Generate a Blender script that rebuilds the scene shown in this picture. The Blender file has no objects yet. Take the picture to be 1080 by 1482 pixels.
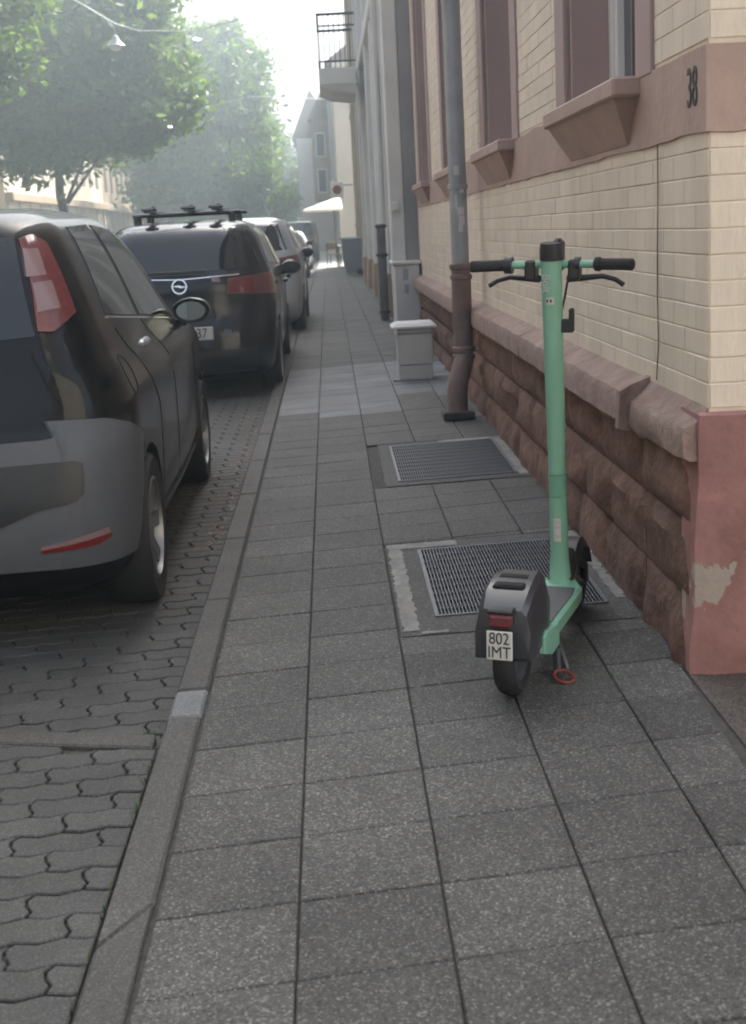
import bpy, bmesh, math, random
import numpy as np
from mathutils import Vector, Matrix
from mathutils.bvhtree import BVHTree
R = math.radians
random.seed(7); rng = np.random.default_rng(7)
S = bpy.context.scene
col = S.collection

# ------------------------------------------------------------------ camera
f_px, pitch, roll, yaw, cam_h = 1942.2, 0.2170, -0.0524, 0.0222, 1.3808
cd = bpy.data.cameras.new('camera'); cam = bpy.data.objects.new('camera', cd); col.objects.link(cam)
S.camera = cam
fw = Vector((math.sin(yaw)*math.cos(pitch), math.cos(yaw)*math.cos(pitch), -math.sin(pitch)))
rt = Vector((math.cos(yaw), -math.sin(yaw), 0)); up = rt.cross(fw)
r2 = rt*math.cos(roll)+up*math.sin(roll); u2 = up*math.cos(roll)-rt*math.sin(roll)
m = Matrix((r2, u2, -fw)).transposed().to_4x4(); m.translation = (0, 0, cam_h)
cam.matrix_world = m
cd.sensor_fit = 'VERTICAL'; cd.sensor_height = 24; cd.lens = 24*f_px/1482
cd.clip_start = .05; cd.clip_end = 2000
cd.dof.use_dof = True; cd.dof.focus_distance = 5.0; cd.dof.aperture_fstop = 4.2

# ------------------------------------------------------------------ light
SUN_AZ, SUN_EL = R(32), R(50)          # azimuth from +Y towards +X
W = bpy.data.worlds.new('World'); S.world = W; W.use_nodes = True
nt = W.node_tree
bg = nt.nodes['Background']; sky = nt.nodes.new('ShaderNodeTexSky')
sky.sky_type = 'NISHITA'; sky.sun_disc = False
sky.sun_elevation = SUN_EL; sky.sun_rotation = SUN_AZ
sky.air_density = 1.0; sky.dust_density = 7.0; sky.ozone_density = 0.6
hs = nt.nodes.new('ShaderNodeHueSaturation'); hs.inputs['Saturation'].default_value = .6   # thin bright haze: a whitish sky
nt.links.new(sky.outputs[0], hs.inputs['Color']); nt.links.new(hs.outputs[0], bg.inputs[0]); bg.inputs[1].default_value = 0.15
sd = bpy.data.lights.new('sun', 'SUN'); so = bpy.data.objects.new('sun', sd); col.objects.link(so)
sd.energy = 4.0; sd.angle = R(.5); sd.color = (1, .95, .86)
sv = Vector((math.sin(SUN_AZ)*math.cos(SUN_EL), math.cos(SUN_AZ)*math.cos(SUN_EL), math.sin(SUN_EL)))
so.rotation_euler = sv.to_track_quat('Z', 'Y').to_euler()
S.view_settings.view_transform = 'Standard'; S.view_settings.look = 'None'
S.view_settings.exposure = 1.72; S.view_settings.gamma = 1; S.view_settings.use_curve_mapping = False
S.render.engine = 'CYCLES'
S.cycles.use_denoising = True
S.cycles.max_bounces = 7; S.cycles.diffuse_bounces = 4; S.cycles.transparent_max_bounces = 8
S.cycles.filter_width = 1.9

# ------------------------------------------------------------------ materials
def mat(name, c, rough=.6, metal=0, var=.0, scale=8, bump=0, bscale=40, coat=0, c2=None, island=0, spec=.5, stretch=None):
    M = bpy.data.materials.new(name); M.use_nodes = True
    n = M.node_tree.nodes; l = M.node_tree.links; b = n['Principled BSDF']
    b.inputs['Roughness'].default_value = rough; b.inputs['Metallic'].default_value = metal
    b.inputs['Coat Weight'].default_value = coat; b.inputs['Coat Roughness'].default_value = .08
    b.inputs['Specular IOR Level'].default_value = spec
    b.inputs['Base Color'].default_value = (*c, 1)
    g = n.new('ShaderNodeNewGeometry'); src = g.outputs['Position']
    if stretch:
        mp = n.new('ShaderNodeMapping'); mp.inputs['Scale'].default_value = stretch
        l.new(src, mp.inputs[0]); src = mp.outputs[0]
    cs = None
    if var or c2:
        t = n.new('ShaderNodeTexNoise'); t.inputs['Scale'].default_value = scale; t.inputs['Detail'].default_value = 6
        t.inputs['Roughness'].default_value = .65
        l.new(src, t.inputs['Vector'])
        rp = n.new('ShaderNodeValToRGB'); rp.color_ramp.elements[0].position = .32; rp.color_ramp.elements[1].position = .68
        cb = c2 or tuple(min(1, k*(1+var)) for k in c)
        ca = c if c2 else tuple(k*(1-var) for k in c)
        rp.color_ramp.elements[0].color = (*ca, 1); rp.color_ramp.elements[1].color = (*cb, 1)
        l.new(t.outputs[0], rp.inputs[0]); cs = rp.outputs[0]
    if island:
        h = n.new('ShaderNodeHueSaturation')
        mr = n.new('ShaderNodeMapRange'); mr.inputs['To Min'].default_value = 1-island; mr.inputs['To Max'].default_value = 1+island
        oi = n.new('ShaderNodeObjectInfo'); ad = n.new('ShaderNodeMath'); ad.operation = 'ADD'; fr = n.new('ShaderNodeMath'); fr.operation = 'FRACT'
        l.new(oi.outputs['Random'], ad.inputs[0]); l.new(g.outputs['Random Per Island'], ad.inputs[1])
        l.new(ad.outputs[0], fr.inputs[0]); l.new(fr.outputs[0], mr.inputs['Value']); l.new(mr.outputs[0], h.inputs['Value'])
        if cs: l.new(cs, h.inputs['Color'])
        else: h.inputs['Color'].default_value = (*c, 1)
        cs = h.outputs[0]
    if cs: l.new(cs, b.inputs['Base Color'])
    if bump:
        t = n.new('ShaderNodeTexNoise'); t.inputs['Scale'].default_value = bscale; t.inputs['Detail'].default_value = 5
        l.new(src, t.inputs['Vector'])
        bn = n.new('ShaderNodeBump'); bn.inputs['Strength'].default_value = bump; bn.inputs['Distance'].default_value = .01
        l.new(t.outputs[0], bn.inputs['Height']); l.new(bn.outputs[0], b.inputs['Normal'])
    return M

def aggregate(name, base, light, dark, island=.17, vs=230, spread=.5, amount=.62):
    """washed concrete: small stones of several greys in a dark binder, plus broad stains"""
    M = mat(name, base, rough=.72, spec=.35)
    n = M.node_tree.nodes; l = M.node_tree.links; b = n['Principled BSDF']; g = n['Geometry']
    v = n.new('ShaderNodeTexVoronoi'); v.inputs['Scale'].default_value = vs; l.new(g.outputs['Position'], v.inputs['Vector'])
    sp = n.new('ShaderNodeSeparateColor'); l.new(v.outputs['Color'], sp.inputs[0])
    rp = n.new('ShaderNodeValToRGB'); e = rp.color_ramp.elements
    e[0].position = 0; e[0].color = (*dark, 1); e[1].position = 1; e[1].color = (*light, 1)
    a = e.new(.35); a.color = (*base, 1); a = e.new(.80); a.color = (*[k*1.25 for k in base], 1); a = e.new(.93); a.color = (*[.5*(x+y) for x, y in zip(base, light)], 1)
    l.new(sp.outputs[0], rp.inputs[0])
    t = n.new('ShaderNodeTexNoise'); t.inputs['Scale'].default_value = 2.2; t.inputs['Detail'].default_value = 7; t.inputs['Roughness'].default_value = .7
    l.new(g.outputs['Position'], t.inputs['Vector'])
    mr = n.new('ShaderNodeMapRange'); mr.inputs['From Min'].default_value = .3; mr.inputs['From Max'].default_value = .7
    mr.inputs['To Min'].default_value = 1-spread*.55; mr.inputs['To Max'].default_value = 1+spread*.45
    l.new(t.outputs[0], mr.inputs['Value'])
    oi = n.new('ShaderNodeObjectInfo'); ad = n.new('ShaderNodeMath'); ad.operation = 'ADD'; fr = n.new('ShaderNodeMath'); fr.operation = 'FRACT'
    l.new(oi.outputs['Random'], ad.inputs[0]); l.new(g.outputs['Random Per Island'], ad.inputs[1]); l.new(ad.outputs[0], fr.inputs[0])
    m2 = n.new('ShaderNodeMapRange'); m2.inputs['To Min'].default_value = 1-island; m2.inputs['To Max'].default_value = 1+island
    l.new(fr.outputs[0], m2.inputs['Value'])
    mu = n.new('ShaderNodeMath'); mu.operation = 'MULTIPLY'; l.new(mr.outputs[0], mu.inputs[0]); l.new(m2.outputs[0], mu.inputs[1])
    h = n.new('ShaderNodeHueSaturation'); l.new(mu.outputs[0], h.inputs['Value']); l.new(rp.outputs[0], h.inputs['Color'])
    v2 = n.new('ShaderNodeTexVoronoi'); v2.inputs['Scale'].default_value = 3.1; l.new(g.outputs['Position'], v2.inputs['Vector'])
    s2 = n.new('ShaderNodeSeparateColor'); l.new(v2.outputs['Color'], s2.inputs[0])
    th = n.new('ShaderNodeMath'); th.operation = 'MULTIPLY_ADD'; l.new(s2.outputs[0], th.inputs[0]); th.inputs[1].default_value = .07; th.inputs[2].default_value = -.012
    lt = n.new('ShaderNodeMath'); lt.operation = 'LESS_THAN'; l.new(v2.outputs['Distance'], lt.inputs[0]); l.new(th.outputs[0], lt.inputs[1])
    fa = n.new('ShaderNodeMath'); fa.operation = 'MULTIPLY'; l.new(lt.outputs[0], fa.inputs[0]); fa.inputs[1].default_value = .45
    gm = n.new('ShaderNodeMix'); gm.data_type = 'RGBA'; l.new(fa.outputs[0], gm.inputs[0]); l.new(h.outputs[0], gm.inputs[6]); gm.inputs[7].default_value = (*[k*.45 for k in base], 1)
    l.new(gm.outputs[2], b.inputs['Base Color'])
    bn = n.new('ShaderNodeBump'); bn.inputs['Strength'].default_value = .35; bn.inputs['Distance'].default_value = .003
    l.new(sp.outputs[0], bn.inputs['Height']); l.new(bn.outputs[0], b.inputs['Normal'])
    return M

M = {}
M['tile'] = aggregate('washed_concrete', (.068,.065,.060), (.25,.24,.22), (.030,.029,.027))
M['slab_sunlit'] = aggregate('sunlit_slabs', (.36,.355,.34), (.5,.5,.48), (.25,.25,.24), vs=200)  # slab colour raised so the sunny stretch looks more strongly lit
M['tile_pale'] = aggregate('pale_concrete', (.17,.172,.176), (.34,.34,.34), (.10,.10,.105), island=.08, vs=400)
M['kerb'] = aggregate('kerb_concrete', (.070,.067,.062), (.19,.18,.165), (.045,.044,.042), island=.08, vs=300)
M['paver'] = aggregate('paver_concrete', (.064,.063,.059), (.17,.165,.155), (.045,.045,.044), island=.10, vs=350)
M['joint'] = mat('joint_sand', (.06,.057,.05), .95, var=.4, scale=30)
M['asphalt'] = aggregate('asphalt', (.095,.095,.098), (.2,.2,.2), (.05,.05,.05), vs=180)
M['asphalt_warm'] = aggregate('asphalt_warm', (.085,.07,.062), (.17,.15,.13), (.04,.035,.03), vs=160)
M['ground'] = mat('ground_mat', (.09,.09,.085), .9, var=.3, scale=.8)
M['mortar'] = mat('mortar', (.40,.39,.36), .9, var=.2, scale=6, bump=.5, bscale=60)
M['cream'] = mat('cream_paint', (.735,.635,.515), .62, var=.09, scale=2.2, bump=.25, bscale=30, island=.045, stretch=(2,2,.55))  # cream paint, lightened and greyed to imitate veiling glare
M['cream_core'] = mat('cream_paint_joint', (.68,.58,.46), .8, var=.10, scale=8, bump=.4, bscale=50)
M['band'] = mat('pink_band_paint', (.42,.295,.25), .7, var=.12, scale=4, bump=.3, bscale=35)
M['reveal'] = mat('pink_reveal_paint', (.38,.275,.255), .7, var=.06, scale=3)
M['ledge'] = mat('sandstone_ledge', (.225,.150,.125), .85, scale=9, c2=(.37,.265,.225), bump=.6, bscale=45, island=.06)
M['plinth'] = mat('red_sandstone', (.105,.052,.037), .9, scale=11, c2=(.24,.135,.095), bump=1.0, bscale=34, island=.2)
M['pink'] = None
M['window_white'] = mat('white_frame', (.78,.78,.76), .4)
M['glass'] = mat('dark_glass', (.012,.014,.016), .04, spec=.7)
M['zinc'] = mat('weathered_zinc', (.33,.35,.375), .5, metal=.25, var=.18, scale=5, bump=.1)
M['castiron'] = mat('brown_painted_iron', (.185,.125,.11), .6, var=.25, scale=9, bump=.3)
M['rustdark'] = mat('dark_iron', (.045,.038,.036), .7, var=.3, scale=20)
M['sticker'] = mat('sticker_white', (.55,.55,.54), .5)
M['ink'] = mat('dark_ink', (.035,.035,.038), .6)
M['darkpipe'] = mat('dark_grey_pipe_paint', (.115,.115,.118), .6, var=.3, scale=8)
M['cab'] = mat('cabinet_grey', (.50,.48,.445), .55, var=.08, scale=6)
M['cablid'] = mat('cabinet_lid', (.60,.59,.56), .5, var=.08, scale=6)
M['greypaint'] = mat('grey_house_paint', (.64,.64,.62), .7, var=.10, scale=2, bump=.15, island=.03)
M['greydark'] = mat('dark_grey_house_paint', (.27,.275,.275), .75, var=.10, scale=2)
M['creamfar'] = mat('far_cream_paint', (.66,.60,.50), .8, var=.08, scale=1)
M['sandfar'] = mat('far_sandstone', (.40,.31,.22), .8, var=.2, scale=2)
M['white'] = mat('white_render', (.72,.72,.70), .8, var=.06, scale=1)
M['rooftile'] = mat('roof_tile', (.14,.09,.075), .8, var=.3, scale=4)
M['mint'] = mat('mint_paint', (.225,.46,.335), .42, coat=.15, var=.06, scale=9)
M['mint_dk'] = mat('mint_band_paint', (.175,.39,.275), .45)
M['blackplastic'] = mat('black_plastic', (.022,.023,.025), .42, var=.15, scale=30)
M['rubber'] = mat('rubber', (.02,.02,.021), .75, var=.2, scale=40)
M['fender'] = mat('satin_black_plastic', (.035,.037,.042), .33, coat=.3)
M['deckmat'] = mat('deck_mat', (.12,.12,.125), .85, var=.15, scale=60, bump=.6, bscale=300)
M['redlens'] = mat('red_lens', (.15,.034,.036), .3, coat=.4, var=.25, scale=40)
M['cable_red'] = mat('red_cable', (.22,.035,.03), .55)
M['reflens'] = mat('dark_red_lens', (.16,.01,.012), .15, coat=.8)
M['pinklens'] = mat('clear_lens', (.25,.155,.155), .2, coat=.5)
M['plate'] = mat('plate_white', (.62,.62,.58), .45)
M['black_paint'] = mat('black_car_paint', (.004,.0048,.006), .45, coat=.48, spec=.1)
M['grey_plastic'] = mat('grey_bumper_plastic', (.095,.10,.11), .5, spec=.4, var=.06, scale=4)
M['navy_paint'] = mat('dark_blue_black_paint', (.006,.008,.012), .4, coat=.65, spec=.1)
M['silver_paint'] = mat('grey_car_paint', (.36,.37,.385), .35, metal=.3, coat=.8)
M['pale_paint'] = mat('pale_car_paint', (.36,.37,.38), .35, metal=.3, coat=.8)
M['well'] = mat('wheel_well', (.01,.01,.01), .9)
M['rim'] = mat('alloy_rim', (.27,.27,.28), .42, metal=.8)
M['chrome'] = mat('chrome', (.7,.7,.7), .15, metal=1)
M['mirror'] = mat('mirror_glass', (.22,.24,.24), .02, metal=1)
M['bark'] = mat('bark', (.07,.055,.042), .9, var=.35, scale=10, bump=.8, bscale=20)
M['litter'] = mat('dry_leaf', (.26,.16,.085), .8, island=.5)
M['weed'] = mat('weed_green', (.06,.10,.035), .7, island=.4)
M['canvas'] = mat('cream_canvas', (.78,.74,.64), .8)
M['binplastic'] = mat('bin_plastic', (.20,.23,.26), .55)
M['concrete_frame'] = mat('repair_mortar', (.15,.145,.135), .85, scale=14, c2=(.31,.30,.275), bump=.5, bscale=80)
M['steel'] = mat('galvanised_steel', (.13,.135,.15), .5, metal=.6, var=.15, scale=20)
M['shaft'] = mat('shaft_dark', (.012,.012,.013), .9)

def leafmat(name, c, tr):
    Mm = bpy.data.materials.new(name); Mm.use_nodes = True
    n = Mm.node_tree.nodes; l = Mm.node_tree.links; n.remove(n['Principled BSDF'])
    out = n['Material Output']; g = n.new('ShaderNodeNewGeometry')
    h = n.new('ShaderNodeHueSaturation'); mr = n.new('ShaderNodeMapRange'); mr.inputs['To Min'].default_value = .6; mr.inputs['To Max'].default_value = 1.4
    l.new(g.outputs['Random Per Island'], mr.inputs['Value']); l.new(mr.outputs[0], h.inputs['Value']); h.inputs['Color'].default_value = (*c, 1)
    h2 = n.new('ShaderNodeHueSaturation'); l.new(mr.outputs[0], h2.inputs['Value']); h2.inputs['Color'].default_value = (*tr, 1)
    d = n.new('ShaderNodeBsdfDiffuse'); t = n.new('ShaderNodeBsdfTranslucent'); gl = n.new('ShaderNodeBsdfGlossy'); gl.inputs['Roughness'].default_value = .35
    l.new(h.outputs[0], d.inputs[0]); l.new(h2.outputs[0], t.inputs[0])
    a = n.new('ShaderNodeMixShader'); a.inputs[0].default_value = .45; l.new(d.outputs[0], a.inputs[1]); l.new(t.outputs[0], a.inputs[2])
    b = n.new('ShaderNodeMixShader'); b.inputs[0].default_value = .06; l.new(a.outputs[0], b.inputs[1]); l.new(gl.outputs[0], b.inputs[2])
    l.new(b.outputs[0], out.inputs[0]); return Mm
M['leaf'] = leafmat('leaf', (.035,.080,.026), (.15,.25,.035))
M['leaf_lit'] = leafmat('leaf_sunlit', (.07,.12,.03), (.2,.3,.05))  # brighter leaf copy, extra sunlight put into its colours

def pink_render():
    """flaking pink wall paint: a ragged patch where the pale undercoat shows, with worn foot"""
    Mm = mat('flaking_pink_paint', (.43,.22,.205), .75, scale=5, c2=(.27,.135,.12), bump=.4, bscale=30)
    n = Mm.node_tree.nodes; l = Mm.node_tree.links; b = n['Principled BSDF']; g = n['Geometry']
    old = b.inputs['Base Color'].links[0].from_socket
    t = n.new('ShaderNodeTexNoise'); t.inputs['Scale'].default_value = 7; t.inputs['Detail'].default_value = 6; t.inputs['Roughness'].default_value = .6
    l.new(g.outputs['Position'], t.inputs['Vector'])
    sx = n.new('ShaderNodeSeparateXYZ'); l.new(g.outputs['Position'], sx.inputs[0])
    # distance from a slanting line in the wall (x,z): z = .33 + 1.1*(x-1.08)
    m1 = n.new('ShaderNodeMath'); m1.operation = 'MULTIPLY_ADD'; l.new(sx.outputs['X'], m1.inputs[0]); m1.inputs[1].default_value = -1.15; m1.inputs[2].default_value = 1.15*1.07-.325
    m2 = n.new('ShaderNodeMath'); m2.operation = 'ADD'; l.new(m1.outputs[0], m2.inputs[0]); l.new(sx.outputs['Z'], m2.inputs[1])
    m3 = n.new('ShaderNodeMath'); m3.operation = 'ABSOLUTE'; l.new(m2.outputs[0], m3.inputs[0])
    m4 = n.new('ShaderNodeMath'); m4.operation = 'MULTIPLY_ADD'; l.new(t.outputs[0], m4.inputs[0]); m4.inputs[1].default_value = .55; m4.inputs[2].default_value = -.235
    m5 = n.new('ShaderNodeMath'); m5.operation = 'LESS_THAN'; l.new(m3.outputs[0], m5.inputs[0]); l.new(m4.outputs[0], m5.inputs[1])
    mx = n.new('ShaderNodeMix'); mx.data_type = 'RGBA'; l.new(m5.outputs[0], mx.inputs[0]); l.new(old, mx.inputs[6]); mx.inputs[7].default_value = (.40,.34,.29,1)
    l.new(mx.outputs[2], b.inputs['Base Color'])
    return Mm
M['pink'] = pink_render()

# ------------------------------------------------------------------ helpers
class MB:
    def __init__(s): s.v = []; s.f = []; s.m = []
    def add(s, vs, fs, mi=0):
        o = len(s.v); s.v += [tuple(v) for v in vs]; s.f += [tuple(i+o for i in f) for f in fs]; s.m += [mi]*len(fs); return s
    def box(s, x0, x1, y0, y1, z0, z1, mi=0):
        return s.add([(x0,y0,z0),(x1,y0,z0),(x1,y1,z0),(x0,y1,z0),(x0,y0,z1),(x1,y0,z1),(x1,y1,z1),(x0,y1,z1)],
                     [(3,2,1,0),(4,5,6,7),(0,1,5,4),(1,2,6,5),(2,3,7,6),(3,0,4,7)], mi)
    def cbox(s, x0, x1, y0, y1, z0, z1, b=.01, mi=0):
        """box with chamfered edges"""
        b = min(b, (x1-x0)*.45, (y1-y0)*.45, (z1-z0)*.45)
        vs = []; idx = {}
        for i in (0,1):
            for j in (0,1):
                for k in (0,1):
                    X = (x0,x1)[i]; Y = (y0,y1)[j]; Z = (z0,z1)[k]; dx = b*(1-2*i); dy = b*(1-2*j); dz = b*(1-2*k)
                    for a, p in enumerate(((X, Y+dy, Z+dz), (X+dx, Y, Z+dz), (X+dx, Y+dy, Z))):
                        idx[(i,j,k,a)] = len(vs); vs.append(p)
        fs = []
        I = lambda i,j,k,a: idx[(i,j,k,a)]
        for i in (0,1): q = [I(i,0,0,0),I(i,1,0,0),I(i,1,1,0),I(i,0,1,0)]; fs.append(q if i else q[::-1])
        for j in (0,1): q = [I(0,j,0,1),I(1,j,0,1),I(1,j,1,1),I(0,j,1,1)]; fs.append(q[::-1] if j else q)
        for k in (0,1): q = [I(0,0,k,2),I(1,0,k,2),I(1,1,k,2),I(0,1,k,2)]; fs.append(q if k else q[::-1])
        for j in (0,1):
            for k in (0,1): q = [I(0,j,k,1),I(1,j,k,1),I(1,j,k,2),I(0,j,k,2)]; fs.append(q if (j ^ k) else q[::-1])
        for i in (0,1):
            for k in (0,1): q = [I(i,0,k,0),I(i,1,k,0),I(i,1,k,2),I(i,0,k,2)]; fs.append(q[::-1] if (i ^ k) else q)
        for i in (0,1):
            for j in (0,1): q = [I(i,j,0,0),I(i,j,1,0),I(i,j,1,1),I(i,j,0,1)]; fs.append(q if (i ^ j) else q[::-1])
        for i in (0,1):
            for j in (0,1):
                for k in (0,1): q = [I(i,j,k,0),I(i,j,k,1),I(i,j,k,2)]; fs.append(q if (i+j+k) % 2 else q[::-1])
        return s.add(vs, fs, mi)
    def tube(s, pts, r, n=10, mi=0, cap=True, flat=None):
        pts = [Vector(p) for p in pts]; k = len(pts)
        rs = r if isinstance(r, (list, tuple)) else [r]*k
        vs = []; fs = []; ref = None
        for i, p in enumerate(pts):
            t = (pts[min(i+1,k-1)]-pts[max(i-1,0)]).normalized()
            if ref is None: ref = Vector((0,0,1)) if abs(t.z) < .9 else Vector((1,0,0))
            u = ref - t*ref.dot(t)
            if u.length < 1e-4: u = Vector((1,0,0)) - t*t.x
            u.normalize(); ref = u; w = t.cross(u)
            for a in range(n):
                an = 2*math.pi*a/n
                vs.append(p + u*math.cos(an)*rs[i]*(flat or 1) + w*math.sin(an)*rs[i])
        for i in range(k-1):
            for a in range(n): fs.append((i*n+a, i*n+(a+1)%n, (i+1)*n+(a+1)%n, (i+1)*n+a))
        if cap: fs.append(tuple(range(n))[::-1]); fs.append(tuple((k-1)*n+a for a in range(n)))
        return s.add(vs, fs, mi)
    def lathe(s, prof, c=(0,0,0), axis='z', n=24, mi=0, close=False):
        """prof: list of (radius, height)"""
        vs = []; fs = []; k = len(prof)
        for r, h in prof:
            for a in range(n):
                t = 2*math.pi*a/n; p = (r*math.cos(t), r*math.sin(t), h)
                if axis == 'x': p = (p[2], p[0], p[1])
                elif axis == 'y': p = (p[0], -p[2], p[1]); p = (p[0], h, p[2])
                vs.append((p[0]+c[0], p[1]+c[1], p[2]+c[2]))
        K = k if close else k-1
        for i in range(K):
            for a in range(n): fs.append((i*n+a, i*n+(a+1)%n, ((i+1)%k)*n+(a+1)%n, ((i+1)%k)*n+a))
        if not close:
            if prof[0][0] > 1e-5: fs.append(tuple(range(n))[::-1])
            if prof[-1][0] > 1e-5: fs.append(tuple((k-1)*n+a for a in range(n)))
        return s.add(vs, fs, mi)
    def prism(s, poly, h0, h1, axis='z', b=0, mi=0):
        """extrude a 2D polygon; with b the upper rim is chamfered"""
        n = len(poly)
        def P(p, h): return (p[0], p[1], h) if axis == 'z' else ((h, p[0], p[1]) if axis == 'x' else (p[0], h, p[1]))
        if b:
            c = inset(poly, b)
            vs = [P(p, h0) for p in poly]+[P(p, h1-b) for p in poly]+[P(p, h1) for p in c]; L = 2
        else: vs = [P(p, h0) for p in poly]+[P(p, h1) for p in poly]; L = 1
        fs = [tuple(range(n))[::-1], tuple(L*n+i for i in range(n))]
        for q in range(L):
            for i in range(n): fs.append((q*n+i, q*n+(i+1)%n, (q+1)*n+(i+1)%n, (q+1)*n+i))
        return s.add(vs, fs, mi)
    def mesh(s, name, mats, smooth=None, fix=True):
        me = bpy.data.meshes.new(name); me.from_pydata(s.v, [], s.f)
        for mt in (mats if isinstance(mats, (list, tuple)) else [mats]): me.materials.append(mt)
        if any(s.m): me.polygons.foreach_set('material_index', s.m)
        if fix:
            bm = bmesh.new(); bm.from_mesh(me); bmesh.ops.recalc_face_normals(bm, faces=bm.faces[:]); bm.to_mesh(me); bm.free()
        if smooth is not None:
            me.polygons.foreach_set('use_smooth', [True]*len(me.polygons)); me.set_sharp_from_angle(angle=R(smooth))
        return me
    def build(s, name, mats, parent=None, smooth=None, fix=True, loc=None):
        return link(name, s.mesh(name, mats, smooth, fix), parent, loc)

def inset(poly, b):
    n = len(poly); out = []
    ar = sum(poly[i][0]*poly[(i+1)%n][1]-poly[(i+1)%n][0]*poly[i][1] for i in range(n)); sg = 1 if ar > 0 else -1
    for i in range(n):
        p0 = Vector(poly[i-1]); p1 = Vector(poly[i]); p2 = Vector(poly[(i+1)%n])
        a = (p1-p0); c = (p2-p1)
        if a.length < 1e-6 or c.length < 1e-6: out.append(tuple(p1)); continue
        a.normalize(); c.normalize()
        n1 = Vector((-a.y, a.x))*sg; n2 = Vector((-c.y, c.x))*sg; bis = n1+n2
        d = max(.35, 1+n1.dot(n2))
        out.append(tuple(p1+bis*(b/d)))
    return out
def clip(poly, a, b, c):
    """keep the part of a polygon where a*x+b*y <= c"""
    out = []; n = len(poly)
    for i in range(n):
        p, q = poly[i], poly[(i+1)%n]; dp = a*p[0]+b*p[1]-c; dq = a*q[0]+b*q[1]-c
        if dp <= 0: out.append(p)
        if (dp < 0 < dq) or (dq < 0 < dp):
            t = dp/(dp-dq); out.append((p[0]+t*(q[0]-p[0]), p[1]+t*(q[1]-p[1])))
    return out
def area(p): return abs(sum(p[i][0]*p[(i+1)%len(p)][1]-p[(i+1)%len(p)][0]*p[i][1] for i in range(len(p))))/2 if len(p) > 2 else 0
def link(name, me, parent=None, loc=None):
    o = bpy.data.objects.new(name, me); col.objects.link(o)
    if parent is not None: o.parent = parent
    if loc is not None: o.location = loc
    return o
def tag(o, label=None, cat=None, group=None, kind=None):
    if label: o['label'] = label
    if cat: o['category'] = cat
    if group: o['group'] = group
    if kind: o['kind'] = kind
    return o
def thing(name, loc, label, cat, group=None, rz=0):
    o = bpy.data.objects.new(name, None); col.objects.link(o); o.location = loc; o.rotation_euler = (0,0,rz)
    o.empty_display_size = .2
    return tag(o, label, cat, group)
def struct(o): o['kind'] = 'structure'; return o
def text(name, s, size, matl, parent, loc, rot, extrude=.001, align='CENTER', sx=1):
    c = bpy.data.curves.new(name, 'FONT'); c.body = s; c.size = size; c.extrude = extrude; c.align_x = align; c.align_y = 'CENTER'
    o = bpy.data.objects.new(name, c); col.objects.link(o); bpy.context.view_layer.update()
    me = bpy.data.meshes.new_from_object(o.evaluated_get(bpy.context.evaluated_depsgraph_get()))
    bpy.data.objects.remove(o); me.materials.clear(); me.materials.append(matl)
    t = link(name, me, parent, loc); t.rotation_euler = rot; t.scale = (sx,1,1)
    return t
SL = .0252; TILT = -.0095
def dz(y): return -.0095*max(0, y-17)     # the street starts to fall gently here
def gz(x, y=0): return SL*x+dz(y)
def noise3(p, f=1.0):
    from mathutils import noise
    return noise.noise(Vector(p)*f)

# ------------------------------------------------------------------ ground
struct(MB().add([(-150,-30,-.34),(150,-30,-.34),(150,17,-.34),(-150,17,-.34),(150,260,-2.65),(-150,260,-2.65)], [(0,1,2,3),(3,2,4,5)]).build('ground', M['ground']))
def sheet(name, xs, y0, y1, zf, m_, ny=1):
    b = MB()
    ys = [y0]+([17] if y0 < 17 < y1 else [])+[y1]
    for i in range(len(xs)-1):
        for a, c in zip(ys[:-1], ys[1:]):
            b.add([(xs[i],a,zf(xs[i])+dz(a)),(xs[i+1],a,zf(xs[i+1])+dz(a)),(xs[i+1],c,zf(xs[i+1])+dz(c)),(xs[i],c,zf(xs[i])+dz(c))], [(0,1,2,3)])
    return struct(b.build(name, m_))
sheet('road', [-7.6,-5,-2.75], -20, 240, lambda x: -.125-.018*min(0, -(abs(x+5)-2.4)), M['asphalt'])
sheet('parking_lane', [-2.75,-.549], 11.6, 240, lambda x: SL*x-.055, M['asphalt'])
bay = sheet('parking_bay', [-2.75,-.549], 3.3, 11.6, lambda x: SL*x-.066, M['joint'])
dl = lambda x: 3.55-.30*(x+.62)
drive = struct(MB().add([(-2.75,-6,SL*-2.75-.016),(-.549,-6,SL*-.549-.016),(-.549,dl(-.549),SL*-.549-.016),(-2.75,dl(-2.75),SL*-2.75-.016)], [(0,1,2,3)]).build('driveway', M['joint']))
sidewalk = sheet('pavement', [-.45,1.02], -6, 47.6, lambda x: SL*x-.011, M['joint'])
sheet('courtyard', [.985,14], -12, 3.78, lambda x: .019, M['asphalt_warm'])
sheet('far_pavement', [-.549,1.5], 47.6, 240, lambda x: SL*x-.004, M['slab_sunlit'])
sheet('left_pavement', [-14,-7.6], -20, 240, lambda x: -.02, M['tile'])
b = MB(); b.box(-7.72,-7.59,-20,17,-.3,-.016); b.add([(-7.72,17,-.016),(-7.59,17,-.016),(-7.59,17,-.3),(-7.72,240,-.016+dz(240)),(-7.59,240,-.016+dz(240)),(-7.59,240,-.3+dz(240))],[(0,1,4,3),(1,2,5,4)]); struct(b.build('left_kerb', M['kerb']))
# side street running off to the right between the houses
sheet('side_street', [1.3,40], 47.6, 60.8, lambda x: .03, M['asphalt'])

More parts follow.
